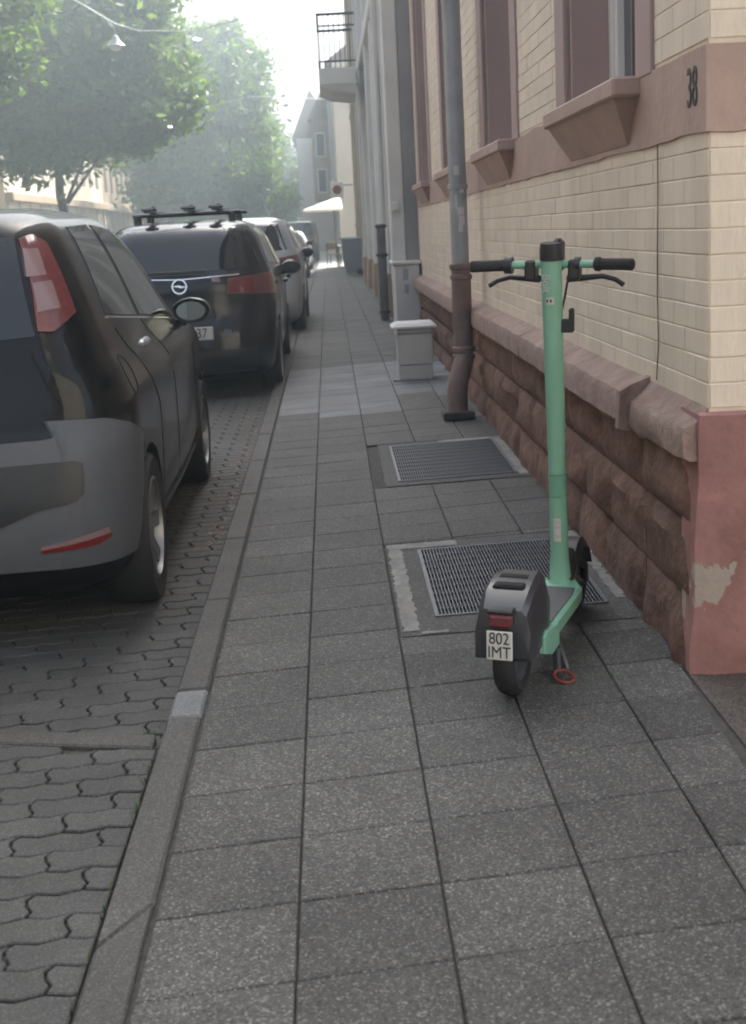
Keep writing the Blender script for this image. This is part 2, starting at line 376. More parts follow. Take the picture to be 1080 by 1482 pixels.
# pavement tiles (skewed rows), each its own piece
X0 = -.4389; TW = .3; SK = .0894
tiles = []
zones = [(4.28,5.575), (6.80,8.14)]
rowY0 = 2.2342-.3*14
for r in range(0, 168):
    for c in range(5):
        x0 = X0+TW*c; x1 = min(x0+TW, .995)
        ya = rowY0+.3*r
        g_ = .0021
        P = [(x0+g_, ya+SK*(x0-X0)+g_), (x1-g_, ya+SK*(x1-X0)+g_), (x1-g_, ya+.3+SK*(x1-X0)-g_), (x0+g_, ya+.3+SK*(x0-X0)-g_)]
        if P[0][1] < .9: continue
        polys = [P]
        if c >= 2:
            for (za, zb) in zones:
                nx = []
                for q in polys:
                    ys = [p[1] for p in q]
                    if max(ys) <= za or min(ys) >= zb: nx.append(q); continue
                    lo = clip(q, 0, 1, za-.004); hi = clip(q, 0, -1, -(zb+.004))
                    nx += [t for t in (lo, hi) if area(t) > .002]
                polys = nx
        if c == 4: polys = [q for q in (clip(q, 1, -.05, .985-.05*3.9) if min(p[1] for p in q) < 3.9 else q for q in polys) if area(q) > .002]
        for q in polys:
            yc = sum(p[1] for p in q)/len(q)
            pale = 9.62 < yc < 12.75 and c < 4 and not (c == 3 and yc < 10.4)
            if c == 4 and 10.3 < yc < 12.7: pale = True
            tiles.append((yc, q, pale))
tiles.sort(key=lambda t: t[0])
tile_cache = {}
def tile_obj(q, m_, h, name, parent, b=.003):
    cx = sum(p[0] for p in q)/len(q); cy = sum(p[1] for p in q)/len(q)
    key = (m_.name, h, tuple((round(p[0]-cx,4), round(p[1]-cy,4)) for p in q))
    if key not in tile_cache: tile_cache[key] = MB().prism([(p[0]-cx, p[1]-cy) for p in q], -h, 0, b=b).mesh(name, m_)
    o = link(name, tile_cache[key], parent)
    return o, cx, cy
rest = {False: MB(), True: MB()}
for i, (yc, q, pale) in enumerate(tiles):
    if i < 298:
        o, cx, cy = tile_obj(q, M['tile_pale' if pale else 'tile'], .03, 'paving_tile', sidewalk)
        o.location = (cx, cy, gz(cx,cy)+random.uniform(-.0012,.0015)); o.rotation_euler = ((TILT if cy > 17 else 0)+random.uniform(-.003,.003), -SL+random.uniform(-.003,.003), random.uniform(-.003,.003))
    else:
        if yc > 47.4: continue
        bb = MB().prism([(p[0],p[1]) for p in q], -.03, 0, b=.003)
        rest[pale].add([(v[0],v[1],v[2]+gz(v[0],v[1])) for v in bb.v], bb.f)
for k, bb in rest.items():
    if bb.v: tag(bb.build('far_paving_tiles', M['tile_pale' if k else 'tile'], sidewalk), kind='stuff')
# kerb stones
ky = .9; n = 0
kerb = bpy.data.objects.new('kerb', None); col.objects.link(kerb); kerb['kind'] = 'structure'
jl = [(.9,0),(1.72,0),(2.52,.16),(3.70,0),(3.93,0)]+[(3.93+1.0*k,0) for k in range(1,60)]
for (a, ta), (c_, tb) in zip(jl[:-1], jl[1:]):
    q = [(-.546, a+.004-ta*.5), (-.448, a+.004+ta*.5), (-.448, c_-.004+tb*.5), (-.546, c_-.004-tb*.5)]
    o, cx, cy = tile_obj(q, M['tile_pale' if a == 3.70 else 'kerb'], .22, 'kerb_stone', kerb, b=.008)
    o.location = (cx, cy, gz(cx,cy)+.002+random.uniform(-.001,.001)); o.rotation_euler = (TILT if cy > 17 else 0,-SL,random.uniform(-.003,.003))
# wavy interlocking pavers
PU, PV = .205, .102
def wave(u): 
    t = (u/(PU/2)) % 1.0
    return .009*(4*abs(t-.5)-1)
def zig(v):
    t = (v/PV) % 1.0
    return .014*(4*abs(t-.5)-1)
def paver_poly(u0, v0, g_=.003):
    pts = []
    K = 4
    for i in range(K+1): u = u0+PU*i/K; pts.append((u, v0))
    for i in range(1,K): pts.append((u0+PU, v0+PV*i/K))
    for i in range(K,-1,-1): pts.append((u0+PU*i/K, v0+PV))
    for i in range(K-1,0,-1): pts.append((u0, v0+PV*i/K))
    ph = [(u+zig(v)*1.0, v+wave(u)+.06*u) for u, v in pts]
    return inset(ph, g_)
def in_tri(q): return area(q) > .004
pv_near, pv_bay = [], []
line = lambda x: 3.55-.30*(x+.62)   # centre line of the edging strip
for j in range(-6, 110):
    for i in range(-2, 14):
        u0 = -.62-PU*i+(PU/2 if j % 2 else 0); v0 = .9+PV*j
        P = paver_poly(u0, v0)
        P = clip(P, 1, 0, -.552)
        if not in_tri(P): continue
        P = clip(P, -1, 0, 2.74)
        if not in_tri(P): continue
        y = sum(p[1] for p in P)/len(P); x = sum(p[0] for p in P)/len(P)
        # y + .30 x  <= c   : near side of the strip
        cA = 3.55-.30*.62
        q = clip(P, .30, 1, cA-.052)
        if in_tri(q): pv_near.append((y-.35*x, q))
        q = clip(P, -.30, -1, -(cA+.052))
        if in_tri(q) and y < 11.6: pv_bay.append((y-.5*x, q))
pv_near = [t for t in pv_near if True]
pv_near.sort(key=lambda t: abs(t[0]-3.0)); pv_bay.sort(key=lambda t: t[0])
for lst, par, lift, lim in ((pv_near, drive, -.004, 110), (pv_bay, bay, -.054, 185)):
    bb_rest = MB()
    for i, (_, q) in enumerate(lst):
        if i < lim:
            o, cx, cy = tile_obj(q, M['paver'], .05, 'paver', par, b=.003)
            o.location = (cx, cy, gz(cx)+lift+random.uniform(-.0025,.0025)); o.rotation_euler = (random.uniform(-.008,.008), -SL+random.uniform(-.008,.008), 0)
        else:
            bb = MB().prism(q, -.05, 0, b=.004)
            bb_rest.add([(v[0],v[1],v[2]+gz(v[0])+lift) for v in bb.v], bb.f)
    if bb_rest.v: tag(bb_rest.build('far_pavers', M['paver'], par), kind='stuff')
# edging strip across the bay
edging = bpy.data.objects.new('edging', None); col.objects.link(edging); edging['kind'] = 'structure'
for k in range(3):
    L_ = .7; xa = -.565-L_*k; xb = xa-L_+.006
    q = [(xa, line(xa)-.05), (xa, line(xa)+.045), (xb, line(xb)+.045), (xb, line(xb)-.05)]
    o, cx, cy = tile_obj(q, M['kerb'], .2, 'edging_stone', edging, b=.006)
    o.location = (cx, cy, gz(cx)+.002); o.rotation_euler = (0,-SL,0)

# ------------------------------------------------------------------ brick corner house
HX, HY = 1.02, 3.63
house = thing('brick_house', (HX,HY,0), 'cream painted brick house with dusty pink stone trim behind the green scooter', 'house')
house.rotation_euler = (TILT,0,0)
HL, HD, HH = 11.76, 11.0, 10.6       # length along street, depth, height
win_c = [5.08-HY, 8.0-HY, 11.0-HY, 14.0-HY]; WW = .65; WZ0, WZ1 = 1.77, 3.95
# core wall with openings on both storeys
core = MB()
def wall_with_holes(b, y0, y1, z0, z1, x0, x1, holes):
    ys = sorted({y0, y1, *[h[0] for h in holes], *[h[1] for h in holes]}); zs = sorted({z0, z1, *[h[2] for h in holes], *[h[3] for h in holes]})
    for i in range(len(ys)-1):
        for j in range(len(zs)-1):
            cy = (ys[i]+ys[i+1])/2; cz = (zs[j]+zs[j+1])/2
            if any(h[0] < cy < h[1] and h[2] < cz < h[3] for h in holes): continue
            b.box(x0, x1, ys[i], ys[i+1], zs[j], zs[j+1])
holes = [(0, .22, -.3, .782)]+[(c-WW, c+WW, WZ0, WZ1) for c in win_c]+[(c-.55, c+.55, 5.6, 7.7) for c in win_c]
wall_with_holes(core, 0.002, HL, -.2, HH, .0, .34, holes)
core.box(.34, HD, 0.002, .34, .782, HH); core.box(.0, HD, .2205, .3395, -.2, .7815); core.box(HD-.3, HD, .34, HL, -.2, HH); core.box(.34, HD-.3, HL-.3, HL, -.2, HH)
core.build('wall', M['cream_core'], house, fix=False)
rf = MB(); rf.add([(-.35,-.35,HH),(HD+.35,-.35,HH),(HD+.35,HL+.02,HH),(-.35,HL+.02,HH),(3.4,3.2,HH+3),(HD-3.2,3.2,HH+3),(HD-3.2,HL-.5,HH+3),(3.4,HL-.5,HH+3)],
   [(3,2,1,0),(0,1,5,4),(1,2,6,5),(2,3,7,6),(3,0,4,7),(4,5,6,7)])
rf.build('roof', M['rooftile'], house)
# bricks
CH = .0693; BL = .245
zb0 = .815
bricks = []   # (sort key, centre, length, face)
def surround_hit(ya, yb, z):
    for c in win_c:
        if WZ0-.02 < z < 4.3 and ya < c+.86 and yb > c-.86: return True
    return False
nc = int((3.4-zb0)/CH)
for k in range(nc):
    z = zb0+CH*(k+.5)
    if 1.545 < z < 1.785: continue
    off = (BL/2 if k % 2 else 0)
    y = -off
    while y < HL-.08:
        ya, yb = max(y, .0), min(y+BL, HL-.06)
        segs = [(ya, yb)]
        if z > 1.7:
            for c in win_c:
                ns = []
                for (p, q) in segs:
                    s0, s1 = c-.865, c+.865
                    if q <= s0 or p >= s1: ns.append((p, q))
                    else:
                        if p < s0: ns.append((p, s0))
                        if q > s1: ns.append((s1, q))
                segs = ns
        for (p, q) in segs:
            if q-p > .03: bricks.append((p + (0 if z < 1.6 else .5), (0, (p+q)/2, z), q-p, 'w'))
        y += BL
    x = -off if k % 2 else 0
    while x < 1.1:
        xa = max(x, 0.0)+ (0.0)
        if x+BL-xa > .03 and z < 2.4: bricks.append((xa, ((xa+x+BL)/2, 0, z), x+BL-xa, 's'))
        x += BL
bricks.sort(key=lambda t: t[0])
bm_cache = {}
def brick_mb(L_):
    return MB().cbox(-.05, .0, -L_/2+.0012, L_/2-.0012, -CH/2+.0014, CH/2-.0014, .0024)
stuff_b = MB()
for i, (_, c, L_, fc) in enumerate(bricks):
    pr = .0018+random.uniform(0,.0022)
    if i < 298:
        key = round(L_,3)
        if key not in bm_cache: bm_cache[key] = brick_mb(L_).mesh('brick', M['cream'])
        o = link('brick', bm_cache[key], house)
        if fc == 'w': o.rotation_euler = (0,0,math.pi); o.location = (-pr, c[1], c[2])
        else: o.rotation_euler = (0,0,-math.pi/2); o.location = (c[0], -pr, c[2])
    else:
        bb = brick_mb(L_)
        if fc == 'w': stuff_b.add([(-pr-v[0], c[1]-v[1], c[2]+v[2]) for v in bb.v], bb.f)
        else: stuff_b.add([(c[0]+v[1], -pr-v[0], c[2]+v[2]) for v in bb.v], bb.f)
tag(stuff_b.build('far_bricks', M['cream'], house), kind='stuff')
# band round the corner at sill height, with uneven painted edges
bd = MB()
N = 90
def edge(y, s): return .010*noise3((y*2.2, s, 0))+.006*noise3((y*9, s, 3))
bot = [(y, 1.553+edge(y, 1)+ (.0)) for y in np.linspace(-.012, HL-.06, N)]
top = [(y, 1.772+edge(y, 7)) for y in np.linspace(-.012, HL-.06, N)]
vs = []; fs = []
for (y, za), (_, zb) in zip(bot, top): vs += [(-.011, y, za), (-.011, y, zb), (.0, y, za-.003), (.0, y, zb+.003)]
for i in range(N-1):
    a = i*4; c = a+4
    fs += [(a, a+1, c+1, c), (a+1, a+3, c+3, c+1), (a, c, c+2, a+2)]
bd.add(vs, fs)
vs = []; fs = []
xs = np.linspace(-.011, 1.3, 20)
for x in xs: vs += [(x, -.012, 1.553+edge(-x-.012, 1)), (x, -.012, 1.772+edge(-x-.012, 7)), (x, 0, 1.55+edge(-x, 1)), (x, 0, 1.775+edge(-x, 7))]
for i in range(19):
    a = i*4; c = a+4
    fs += [(a, c, c+1, a+1), (a+1, c+1, c+3, a+3), (a, a+2, c+2, c)]
bd.add(vs, fs); bd.build('stone_band', M['band'], house, fix=False)
num = text('house_number', '38', .15, M['ink'], house, (-.0125, 3.752-HY, 1.672), (R(90),0,R(-90)), .0015, sx=.72)
# windows
for i, c in enumerate(win_c):
    w = thing('window', (0,c,0), None, None); w.parent = house
    s = MB()  # painted surround, flush slabs
    for y0, y1 in ((-WW-.21,-WW), (WW,WW+.21)): s.cbox(-.014, .02, y0, y1, 1.765, WZ1+.3, .004)
    s.cbox(-.014, .02, -WW, WW, WZ1, WZ1+.3, .004)
    # reveal linings
    s.box(.02, .235, WW-.012, WW+.001, WZ0, WZ1); s.box(.02, .235, -WW-.001, -WW+.012, WZ0, WZ1); s.box(.02, .235, -WW, WW, WZ1-.012, WZ1)
    s.build('window_surround', M['reveal'], w)
    s = MB(); s.cbox(-.098, .16, -.70, .70, 1.715, 1.777, .008); s.build('sill', M['band'], w)
    s = MB(); s.add([(-.085,-.655,1.7145),(-.085,.655,1.7145),(.0,.655,1.7145),(.0,-.655,1.7145),(-.014,-.53,1.575),(-.014,.53,1.575),(.0,.53,1.575),(.0,-.53,1.575)],
        [(0,1,2,3),(4,7,6,5),(0,4,5,1),(1,5,6,2),(3,7,4,0)]); s.build('sill_corbel', M['band'], w)
    fr = MB()
    for y0, y1 in ((-WW+.012,-WW+.072), (WW-.072,WW-.012)): fr.cbox(.17, .235, y0, y1, WZ0+.002, WZ1-.012, .006)
    fr.cbox(.17,.235,-WW+.072,WW-.072,WZ0+.002,WZ0+.07,.006); fr.cbox(.17,.235,-WW+.072,WW-.072,WZ1-.08,WZ1-.012,.006)
    fr.cbox(.172,.23,-.035,.035,WZ0+.07,WZ1-.08,.006)
    fr.cbox(.172,.232,WW-.15,WW-.098,WZ0+.07,WZ1-.08,.006); fr.cbox(.172,.232,-WW+.098,-WW+.15,WZ0+.07,WZ1-.08,.006)
    fr.build('frame', M['window_white'], w)
    MB().box(.205,.212,-WW+.03,WW-.03,WZ0+.03,WZ1-.03).build('pane', M['glass'], w)
for c in win_c:
    w = MB()
    for y0, y1 in ((c-.55,c-.48),(c+.48,c+.55),(c-.03,c+.03)): w.box(.16,.22,y0,y1,5.6,7.7)
    o = w.build('upper_window', M['window_white'], house)
    MB().box(.19,.2,c-.54,c+.54,5.61,7.69).build('pane', M['glass'], o)
# plinth stones: three rough courses under the ledge
def rock(L_, H_, D_, seed, nx=7, nz=5, rough=1.0):
    b = MB(); vs = []; fs = []
    for j in range(nz+1):
        for i in range(nx+1):
            u, v = i/nx, j/nz
            e = min(u, 1-u)*L_; e2 = min(v, 1-v)*H_; ed = min(1, min(e, e2)/.035)
            d = D_*ed*(.55+.75*rough*noise3((u*L_*5+seed*7.3, v*H_*7, seed))+.25*noise3((u*L_*16, v*H_*16+seed, seed)))
            vs.append((-max(d, -.004), (u-.5)*L_, (v-.5)*H_))
    K = nx+1
    for j in range(nz):
        for i in range(nx): fs.append((j*K+i, (j+1)*K+i, (j+1)*K+i+1, j*K+i+1))
    o = len(vs); ring = [i for i in range(nx+1)]+[j*K+nx for j in range(1,nz+1)]+[nz*K+i for i in range(nx-1,-1,-1)]+[j*K for j in range(nz-1,0,-1)]
    for q in ring: vs.append((.06, vs[q][1], vs[q][2]))
    for a in range(len(ring)): fs.append((ring[a], ring[(a+1)%len(ring)], o+(a+1)%len(ring), o+a))
    return b.add(vs, fs)
courses = [(-.1,.225),(.225,.455),(.455,.70)]
for ci, (za, zb) in enumerate(courses):
    y = (.105,.068,.048)[ci]; k = 0
    while y < HL-.1:
        L_ = random.uniform(.36,.72)
        if y+L_ > HL-.3: L_ = HL-y-.02
        me = rock(L_-.012, zb-za-.010, .048, ci*31+k).mesh('plinth_stone', M['plinth'], smooth=40)
        o = link('plinth_stone', me, house, (-.012, y+L_/2, (za+zb)/2))
        y += L_; k += 1
# south end of the plinth, rendered and painted pink
b = MB(); vs = []; fs = []
nx, nz = 16, 14
for j in range(nz+1):
    for i in range(nx+1):
        x = -.050+1.4*i/nx if i else -.030; z = -.1+.90*j/nz
        e = 1 if 0 < i else 0
        vs.append((x+(.012*noise3((0,z*6,2)) if i == 0 else 0), -.035+.125*(1-(z+.1)/.90)+.008*noise3((x*5,z*5,1))+(.015 if i == 0 else 0), z))
K = nx+1
for j in range(nz):
    for i in range(nx): fs.append((j*K+i, j*K+i+1, (j+1)*K+i+1, (j+1)*K+i))
o = len(vs); vs += [(-.028, .19, vs[j*K][2]) for j in range(nz+1)]
for j in range(nz): fs.append((j*K, (j+1)*K, o+j+1, o+j))
o = len(vs); vs += [(vs[nz*K+i][0], .0, .806) for i in range(nx+1)]
for i in range(nx): fs.append((nz*K+i, nz*K+i+1, o+i+1, o+i))
b.add(vs, fs); b.build('render_coat', M['pink'], house, smooth=40)
# ledge blocks
def ledge_block(L_, seed, rough=.003, drop=0):
    prof = [(.02,.675),(-.085,.668),(-.100,.685),(-.101,.762),(-.092,.785),(-.06,.803),(.0,.826),(.02,.826)]
    b = MB(); n = max(3, int(L_/.09)); vs = []; fs = []; k = len(prof)
    for i in range(n+1):
        y = L_*i/n
        for j, (x, z) in enumerate(prof):
            nn = noise3((y*7+seed*3, x*20, z*20)); n2 = noise3((y*22+seed, x*30, z*30))
            sg = rough*(nn+.6*n2); xx = x; zz = z
            if x < -.05 and drop: xx = x+drop*(.6+.8*abs(nn)); zz = z-drop*.6*abs(n2)-(drop*.5 if z > .75 else 0)
            vs.append((xx+(sg if x < 0 else 0), y, zz+(sg if 0 > x else 0)))
    for i in range(n):
        for j in range(k): fs.append((i*k+j, i*k+(j+1)%k, (i+1)*k+(j+1)%k, (i+1)*k+j))
    fs.append(tuple(range(k))[::-1]); fs.append(tuple(n*k+j for j in range(k)))
    return b.add(vs, fs)
o = ledge_block(.665, 3, .013, .034).build('ledge_stone', M['ledge'], house, smooth=35, loc=(0,.004,-.004))
tag(o, 'broken end stone of the ledge')
y = .672; k = 0
while y < HL-.3:
    L_ = random.uniform(1.15,1.4)
    if y+L_ > HL-.6: L_ = HL-y-.02
    ledge_block(L_-.012, 10+k, .004, .0).build('ledge_stone', M['ledge'], house, smooth=35, loc=(0,y,0))
    y += L_; k += 1
# raised lip at the joint
b = MB(); b.add([(.0,.672,.835),(-.065,.672,.812),(-.105,.672,.79),(-.112,.672,.668),(-.08,.672,.66),(.0,.672,.66)]+[(.0,.715,.835),(-.065,.715,.812),(-.105,.715,.79),(-.112,.715,.668),(-.08,.715,.66),(.0,.715,.66)],
  [(0,1,2,3,4,5),(11,10,9,8,7,6)]+[(i,(i+1)%6,6+(i+1)%6,6+i) for i in range(6)]); b.build('joint_cover', M['ledge'], house)
cw = MB(); cw.tube([(-.010,.56,.835),(-.009,.535,.95),(-.009,.545,1.1),(-.009,.54,1.25),(-.009,.528,1.4),(-.009,.53,1.555)], .0022, 6); cw.build('wall_crack', M['castiron'], house)

# ------------------------------------------------------------------ downpipe
dp = thing('downpipe', (.87,9.05,gz(.87)), 'grey zinc downpipe on the brick house with a brown cast iron foot', 'downpipe')
dp.rotation_euler = (TILT,0,0)
MB().tube([(0,0,.98),(0,0,9.6)], .058, 16).build('pipe', M['zinc'], dp, smooth=40)
b = MB(); b.tube([(0,0,1.02),(0,0,.62),(0,0,.44),(-.004,-.02,.38),(-.05,-.10,.26),(-.066,-.13,.18),(-.066,-.13,.02)], [.066,.066,.066,.067,.068,.068,.068], 16)
b.build('standpipe', M['castiron'], dp, smooth=50)
for z, r in ((1.0,.076),(.93,.074),(.45,.078),(.40,.076)):
    MB().lathe([(r-.012,z-.02),(r,z-.014),(r,z+.014),(r-.012,z+.02)], n=16).build('pipe_collar', M['castiron'], dp, smooth=40)
MB().cbox(-.17,.04,-.22,-.03,.0,.055,.01).build('foot_socket', M['rustdark'], dp)
MB().lathe([(.06,1.5),(.066,1.503),(.066,1.53),(.06,1.533)], n=16).build('pipe_clip', M['zinc'], dp, smooth=40)
for z, a, w_, h_ in ((1.62,-100,.035,.06),(1.5,-70,.03,.05),(1.42,-110,.012,.1),(1.36,-80,.045,.05),(1.30,-75,.04,.06),(1.25,-85,.03,.05)):
    b = MB(); vs = []
    for t in (-.5,0,.5):
        an = R(a)+t*w_/.058; vs += [(math.cos(an)*.0592, math.sin(an)*.0592, z-h_/2), (math.cos(an)*.0592, math.sin(an)*.0592, z+h_/2)]
    b.add(vs, [(0,2,3,1),(2,4,5,3)]); b.build('sticker', M['sticker'], dp)

_n3 = noise3
# ------------------------------------------------------------------ light shafts
def grate(y0, y1, x0, x1, label):
    t = thing('light_shaft', (0,0,0), label, 'grating')
    zc = lambda x: gz(x)
    fr = MB()
    X0_, X1_, Y0_, Y1_ = .168, .985, y0-.19, y1+.135
    if y0 > 6: X0_, Y0_, Y1_ = x0-.07, y0-.10, y1+.10
    def slab(xa, xb, ya, yb, h): 
        n = max(1, int((yb-ya)/.12)); m_ = max(1, int((xb-xa)/.12))
        fr.add([(xa,ya,zc(xa)+h),(xb,ya,zc(xb)+h),(xb,yb,zc(xb)+h),(xa,yb,zc(xa)+h)], [(0,1,2,3)])
    slab(X0_, x0, Y0_, Y1_, -.001); slab(x1, X1_, Y0_, Y1_, -.0005); slab(x0, x1, Y0_, y0, -.001); slab(x0, x1, y1, Y1_, -.001)
    fr.build('mortar_frame' , M['tile'] if True else 0, t)
    # repair mortar: ragged pale border
    rp = MB()
    def ragged(xa, xb, ya, yb, sd, h):
        n = 60; P = []
        def noise3(p): return _n3((p[0]*.5,p[1],p[2]))*.9+_n3((p[0]*1.7,p[1]+5,p[2]))*.8
        for i in range(n): P.append((xa+(xb-xa)*i/n, ya+.012*noise3((i*.9,sd,0))))
        for i in range(n): P.append((xb+.012*noise3((i*.7,sd,3)), ya+(yb-ya)*i/n))
        for i in range(n): P.append((xb-(xb-xa)*i/n, yb+.012*noise3((i*.8,sd,6))))
        for i in range(n): P.append((xa+.012*noise3((i*.6,sd,9)), yb-(yb-ya)*i/n))
        rp.add([(p[0],p[1],zc(p[0])+h) for p in P], [tuple(range(len(P)))])
    if y0 < 6:
        ragged(X0_+.008, X0_+.065, Y0_+.05, Y1_-.01, 1, .0015); ragged(X0_+.01, X0_+.30, Y1_-.10, Y1_-.01, 2, .0017)
        ragged(x1+.035, X1_-.008, y0+.05, Y1_-.02, 3, .0015)
        ragged(X0_+.07, X0_+.16, Y0_+.01, Y0_+.035, 4, .0014)
    else:
        ragged(x1+.005, X1_-.005, Y0_+.05, Y1_-.02, 5, .0015); ragged(x0+.3, x1, y1+.012, Y1_-.01, 6, .0016)
    rp.build('repair_mortar', M['concrete_frame'], t, fix=False)
    st = MB()
    for a, b_ in ((x0,x0+.012),(x1-.012,x1)): 
        st.add([(v[0],v[1],v[2]+zc(v[0])) for v in MB().box(a,b_,y0,y1,-.03,.004).v], MB().box(0,1,0,1,0,1).f)
    for a, b_ in ((y0,y0+.012),(y1-.012,y1)):
        q = MB().box(x0+.012,x1-.012,a,b_,-.03,.004); st.add([(v[0],v[1],v[2]+zc(v[0])) for v in q.v], q.f)
    st.build('steel_rim', M['steel'], t)
    gb = MB(); n = int((x1-x0)/.0125)
    for i in range(1,n):
        x = x0+(x1-x0)*i/n
        q = MB().box(x-.002,x+.002,y0+.012,y1-.012,-.022,.0035); gb.add([(v[0],v[1],v[2]+zc(v[0])) for v in q.v], q.f)
    for k in range(1,10):
        y = y0+(y1-y0)*k/10
        q = MB().box(x0+.012,x1-.012,y-.0015,y+.0015,-.02,.0015); gb.add([(v[0],v[1],v[2]+zc(v[0])) for v in q.v], q.f)
    tag(gb.build('grate_mesh', M['steel'], t, fix=False), kind='stuff')
    MB().add([(x0,y0,zc(x0)-.028),(x1,y0,zc(x1)-.028),(x1,y1,zc(x1)-.028),(x0,y1,zc(x0)-.028)], [(0,1,2,3)]).build('shaft_shade', M['shaft'], t, fix=False)  # near-black sheet just below the bars paints the shaft's shade
    return t
grate(4.475, 5.435, .297, .905, 'steel light shaft grating partly under the green scooter')
grate(6.925, 8.03, .297, .925, 'steel light shaft grating between downpipe and scooter, farther one')

# ------------------------------------------------------------------ utility cabinet
cb = thing('utility_cabinet', (.672,11.35,gz(.67)), 'small beige grey utility cabinet with overhanging lid beside the downpipe', 'utility box')
b = MB(); b.cbox(-.145,.145,-.12,.12,0,.125,.006); b.build('base', M['cab'], cb)
b = MB(); b.cbox(-.146,.148,-.125,.125,.13,.385,.006); b.build('door', M['cab'], cb)
b = MB(); b.cbox(-.143,.143,-.118,.118,.39,.43,.006); b.build('collar', M['cab'], cb)
b = MB(); b.add([(-.19,-.16,.435),(.185,-.16,.435),(.185,.15,.435),(-.19,.15,.435),(-.19,-.16,.45),(.185,-.16,.45),(.185,.15,.455),(-.19,.15,.455),(-.15,-.12,.475),(.15,-.12,.475),(.15,.12,.48),(-.15,.12,.48)],
   [(3,2,1,0),(0,1,5,4),(1,2,6,5),(2,3,7,6),(3,0,4,7),(4,5,9,8),(5,6,10,9),(6,7,11,10),(7,4,8,11),(8,9,10,11)]); b.build('lid', M['cablid'], cb)
b = MB(); b.cbox(-.19,-.06,-.15,.0,-.02,.012,.005); b.build('mortar_pad', M['concrete_frame'], cb)

# ------------------------------------------------------------------ grey house and further houses on the right
def facade_house(name, label, y0, y1, x0, h, wallm, depth=9, wins=(), roofm='rooftile', trim=None):
    t = thing(name, (x0,y0,dz(y0)), label, 'house'); t.rotation_euler = (TILT,0,0)
    L_ = y1-y0; b = MB(); wall_with_holes(b, 0, L_, -.4, h, 0, .3, [(a,c,z0,z1) for a,c,z0,z1 in wins])
    b.box(.3,depth,0,.3,-.4,h); b.box(.3,depth,L_-.3,L_,-.4,h); b.box(depth-.3,depth,.3,L_-.3,-.2,h)
    b.build('wall', wallm, t, fix=False)
    r = MB(); r.add([(-.3,.0,h),(depth,.0,h),(depth,L_,h),(-.3,L_,h),(3,.4,h+2.4),(depth-3,.4,h+2.4),(depth-3,L_-.4,h+2.4),(3,L_-.4,h+2.4)],
        [(3,2,1,0),(0,1,5,4),(1,2,6,5),(2,3,7,6),(3,0,4,7),(4,5,6,7)]); r.build('roof', M[roofm], t)
    for a, c, z0, z1 in wins:
        w = MB()
        w.box(.12,.18,a,a+.07,z0,z1); w.box(.12,.18,c-.07,c,z0,z1); w.box(.12,.18,a+.07,c-.07,z0,z0+.07); w.box(.12,.18,a+.07,c-.07,z1-.07,z1); w.box(.12,.18,(a+c)/2-.03,(a+c)/2+.03,z0+.07,z1-.07)
        o = w.build('window', M['window_white'], t); MB().box(.15,.16,a+.02,c-.02,z0+.02,z1-.02).build('pane', M['glass'], o)
        s = MB(); s.cbox(-.06,.1,a-.08,c+.08,z0-.07,z0,.01); s.build('sill', trim or wallm, t)
    return t
GW = [(a,a+1.1,z,z+1.9) for a in (2.0,5.0,8.0,10.6,14.2) for z in (1.5,5.2)]
gh = facade_house('grey_house', 'pale grey house with pilasters and narrow bays next to the brick house', 15.42, 34.0, .98, 10.8, M['greypaint'], wins=GW)
MB().cbox(-.11,.10,-.03,.34,.0,9.6,.01).build('quoin', M['greydark'], gh)
for k, yy in enumerate((-.04,3.4,6.4,9.3,13.0,16.0)):
    b = MB(); b.cbox(-.27 if k == 0 else -.17,-.112 if k == 0 else -.001,yy,yy+.42,.62,9.8,.012); b.build('pilaster', M['greypaint'], gh)
    if k: MB().cbox(-.2,-.001,yy-.05,yy+.47,.0,.62,.015).build('pilaster_base', M['sandfar'], gh)
pd = MB(); pd.cbox(-.265,.012,-.34,.42,.0,.83,.01); pd.cbox(-.29,.03,-.365,.44,.83,.87,.008); pd.build('pedestal', M['cablid'], gh)
g_ = MB(); g_.add([(-.18,-.342,.66),(-.12,-.342,.66),(-.11,-.342,.78),(-.17,-.342,.80)],[(0,1,2,3)]); g_.add([(-.165,-.342,.52),(-.12,-.342,.50),(-.11,-.342,.61),(-.16,-.342,.62)],[(0,1,2,3)]); 
g_.build('graffiti_patch', M['zinc'], gh)
MB().cbox(-.25,-.17,-.10,-.042,1.42,1.52,.012).build('junction_box', M['greypaint'], gh)
for ya, yb in ((.6,3.3),(3.95,6.3),(6.95,9.2),(9.85,12.9),(13.55,15.9)):
    MB().cbox(-.07,-.001,ya,yb,.0,.75,.015).build('plinth', M['sandfar'], gh)
for zc_ in (4.4,8.4): MB().cbox(-.2,-.001,.4,18.5,zc_,zc_+.22,.02).build('cornice', M['greypaint'], gh)
d2 = thing('downpipe', (.70,18.1,gz(.7)), 'dark lower downpipe standing by the grey house pilaster', 'downpipe')
MB().tube([(0,0,0),(0,0,1.25)], .058, 12).build('standpipe', M['darkpipe'], d2, smooth=40)
MB().tube([(.03,0,1.25),(.05,0,8.4)], .045, 12).build('pipe', M['greypaint'], d2, smooth=40)
for z in (.1,.85,1.22): MB().lathe([(.06,z-.02),(.078,z-.015),(.078,z+.015),(.06,z+.02)], n=12).build('pipe_collar', M['rustdark'], d2, smooth=40)
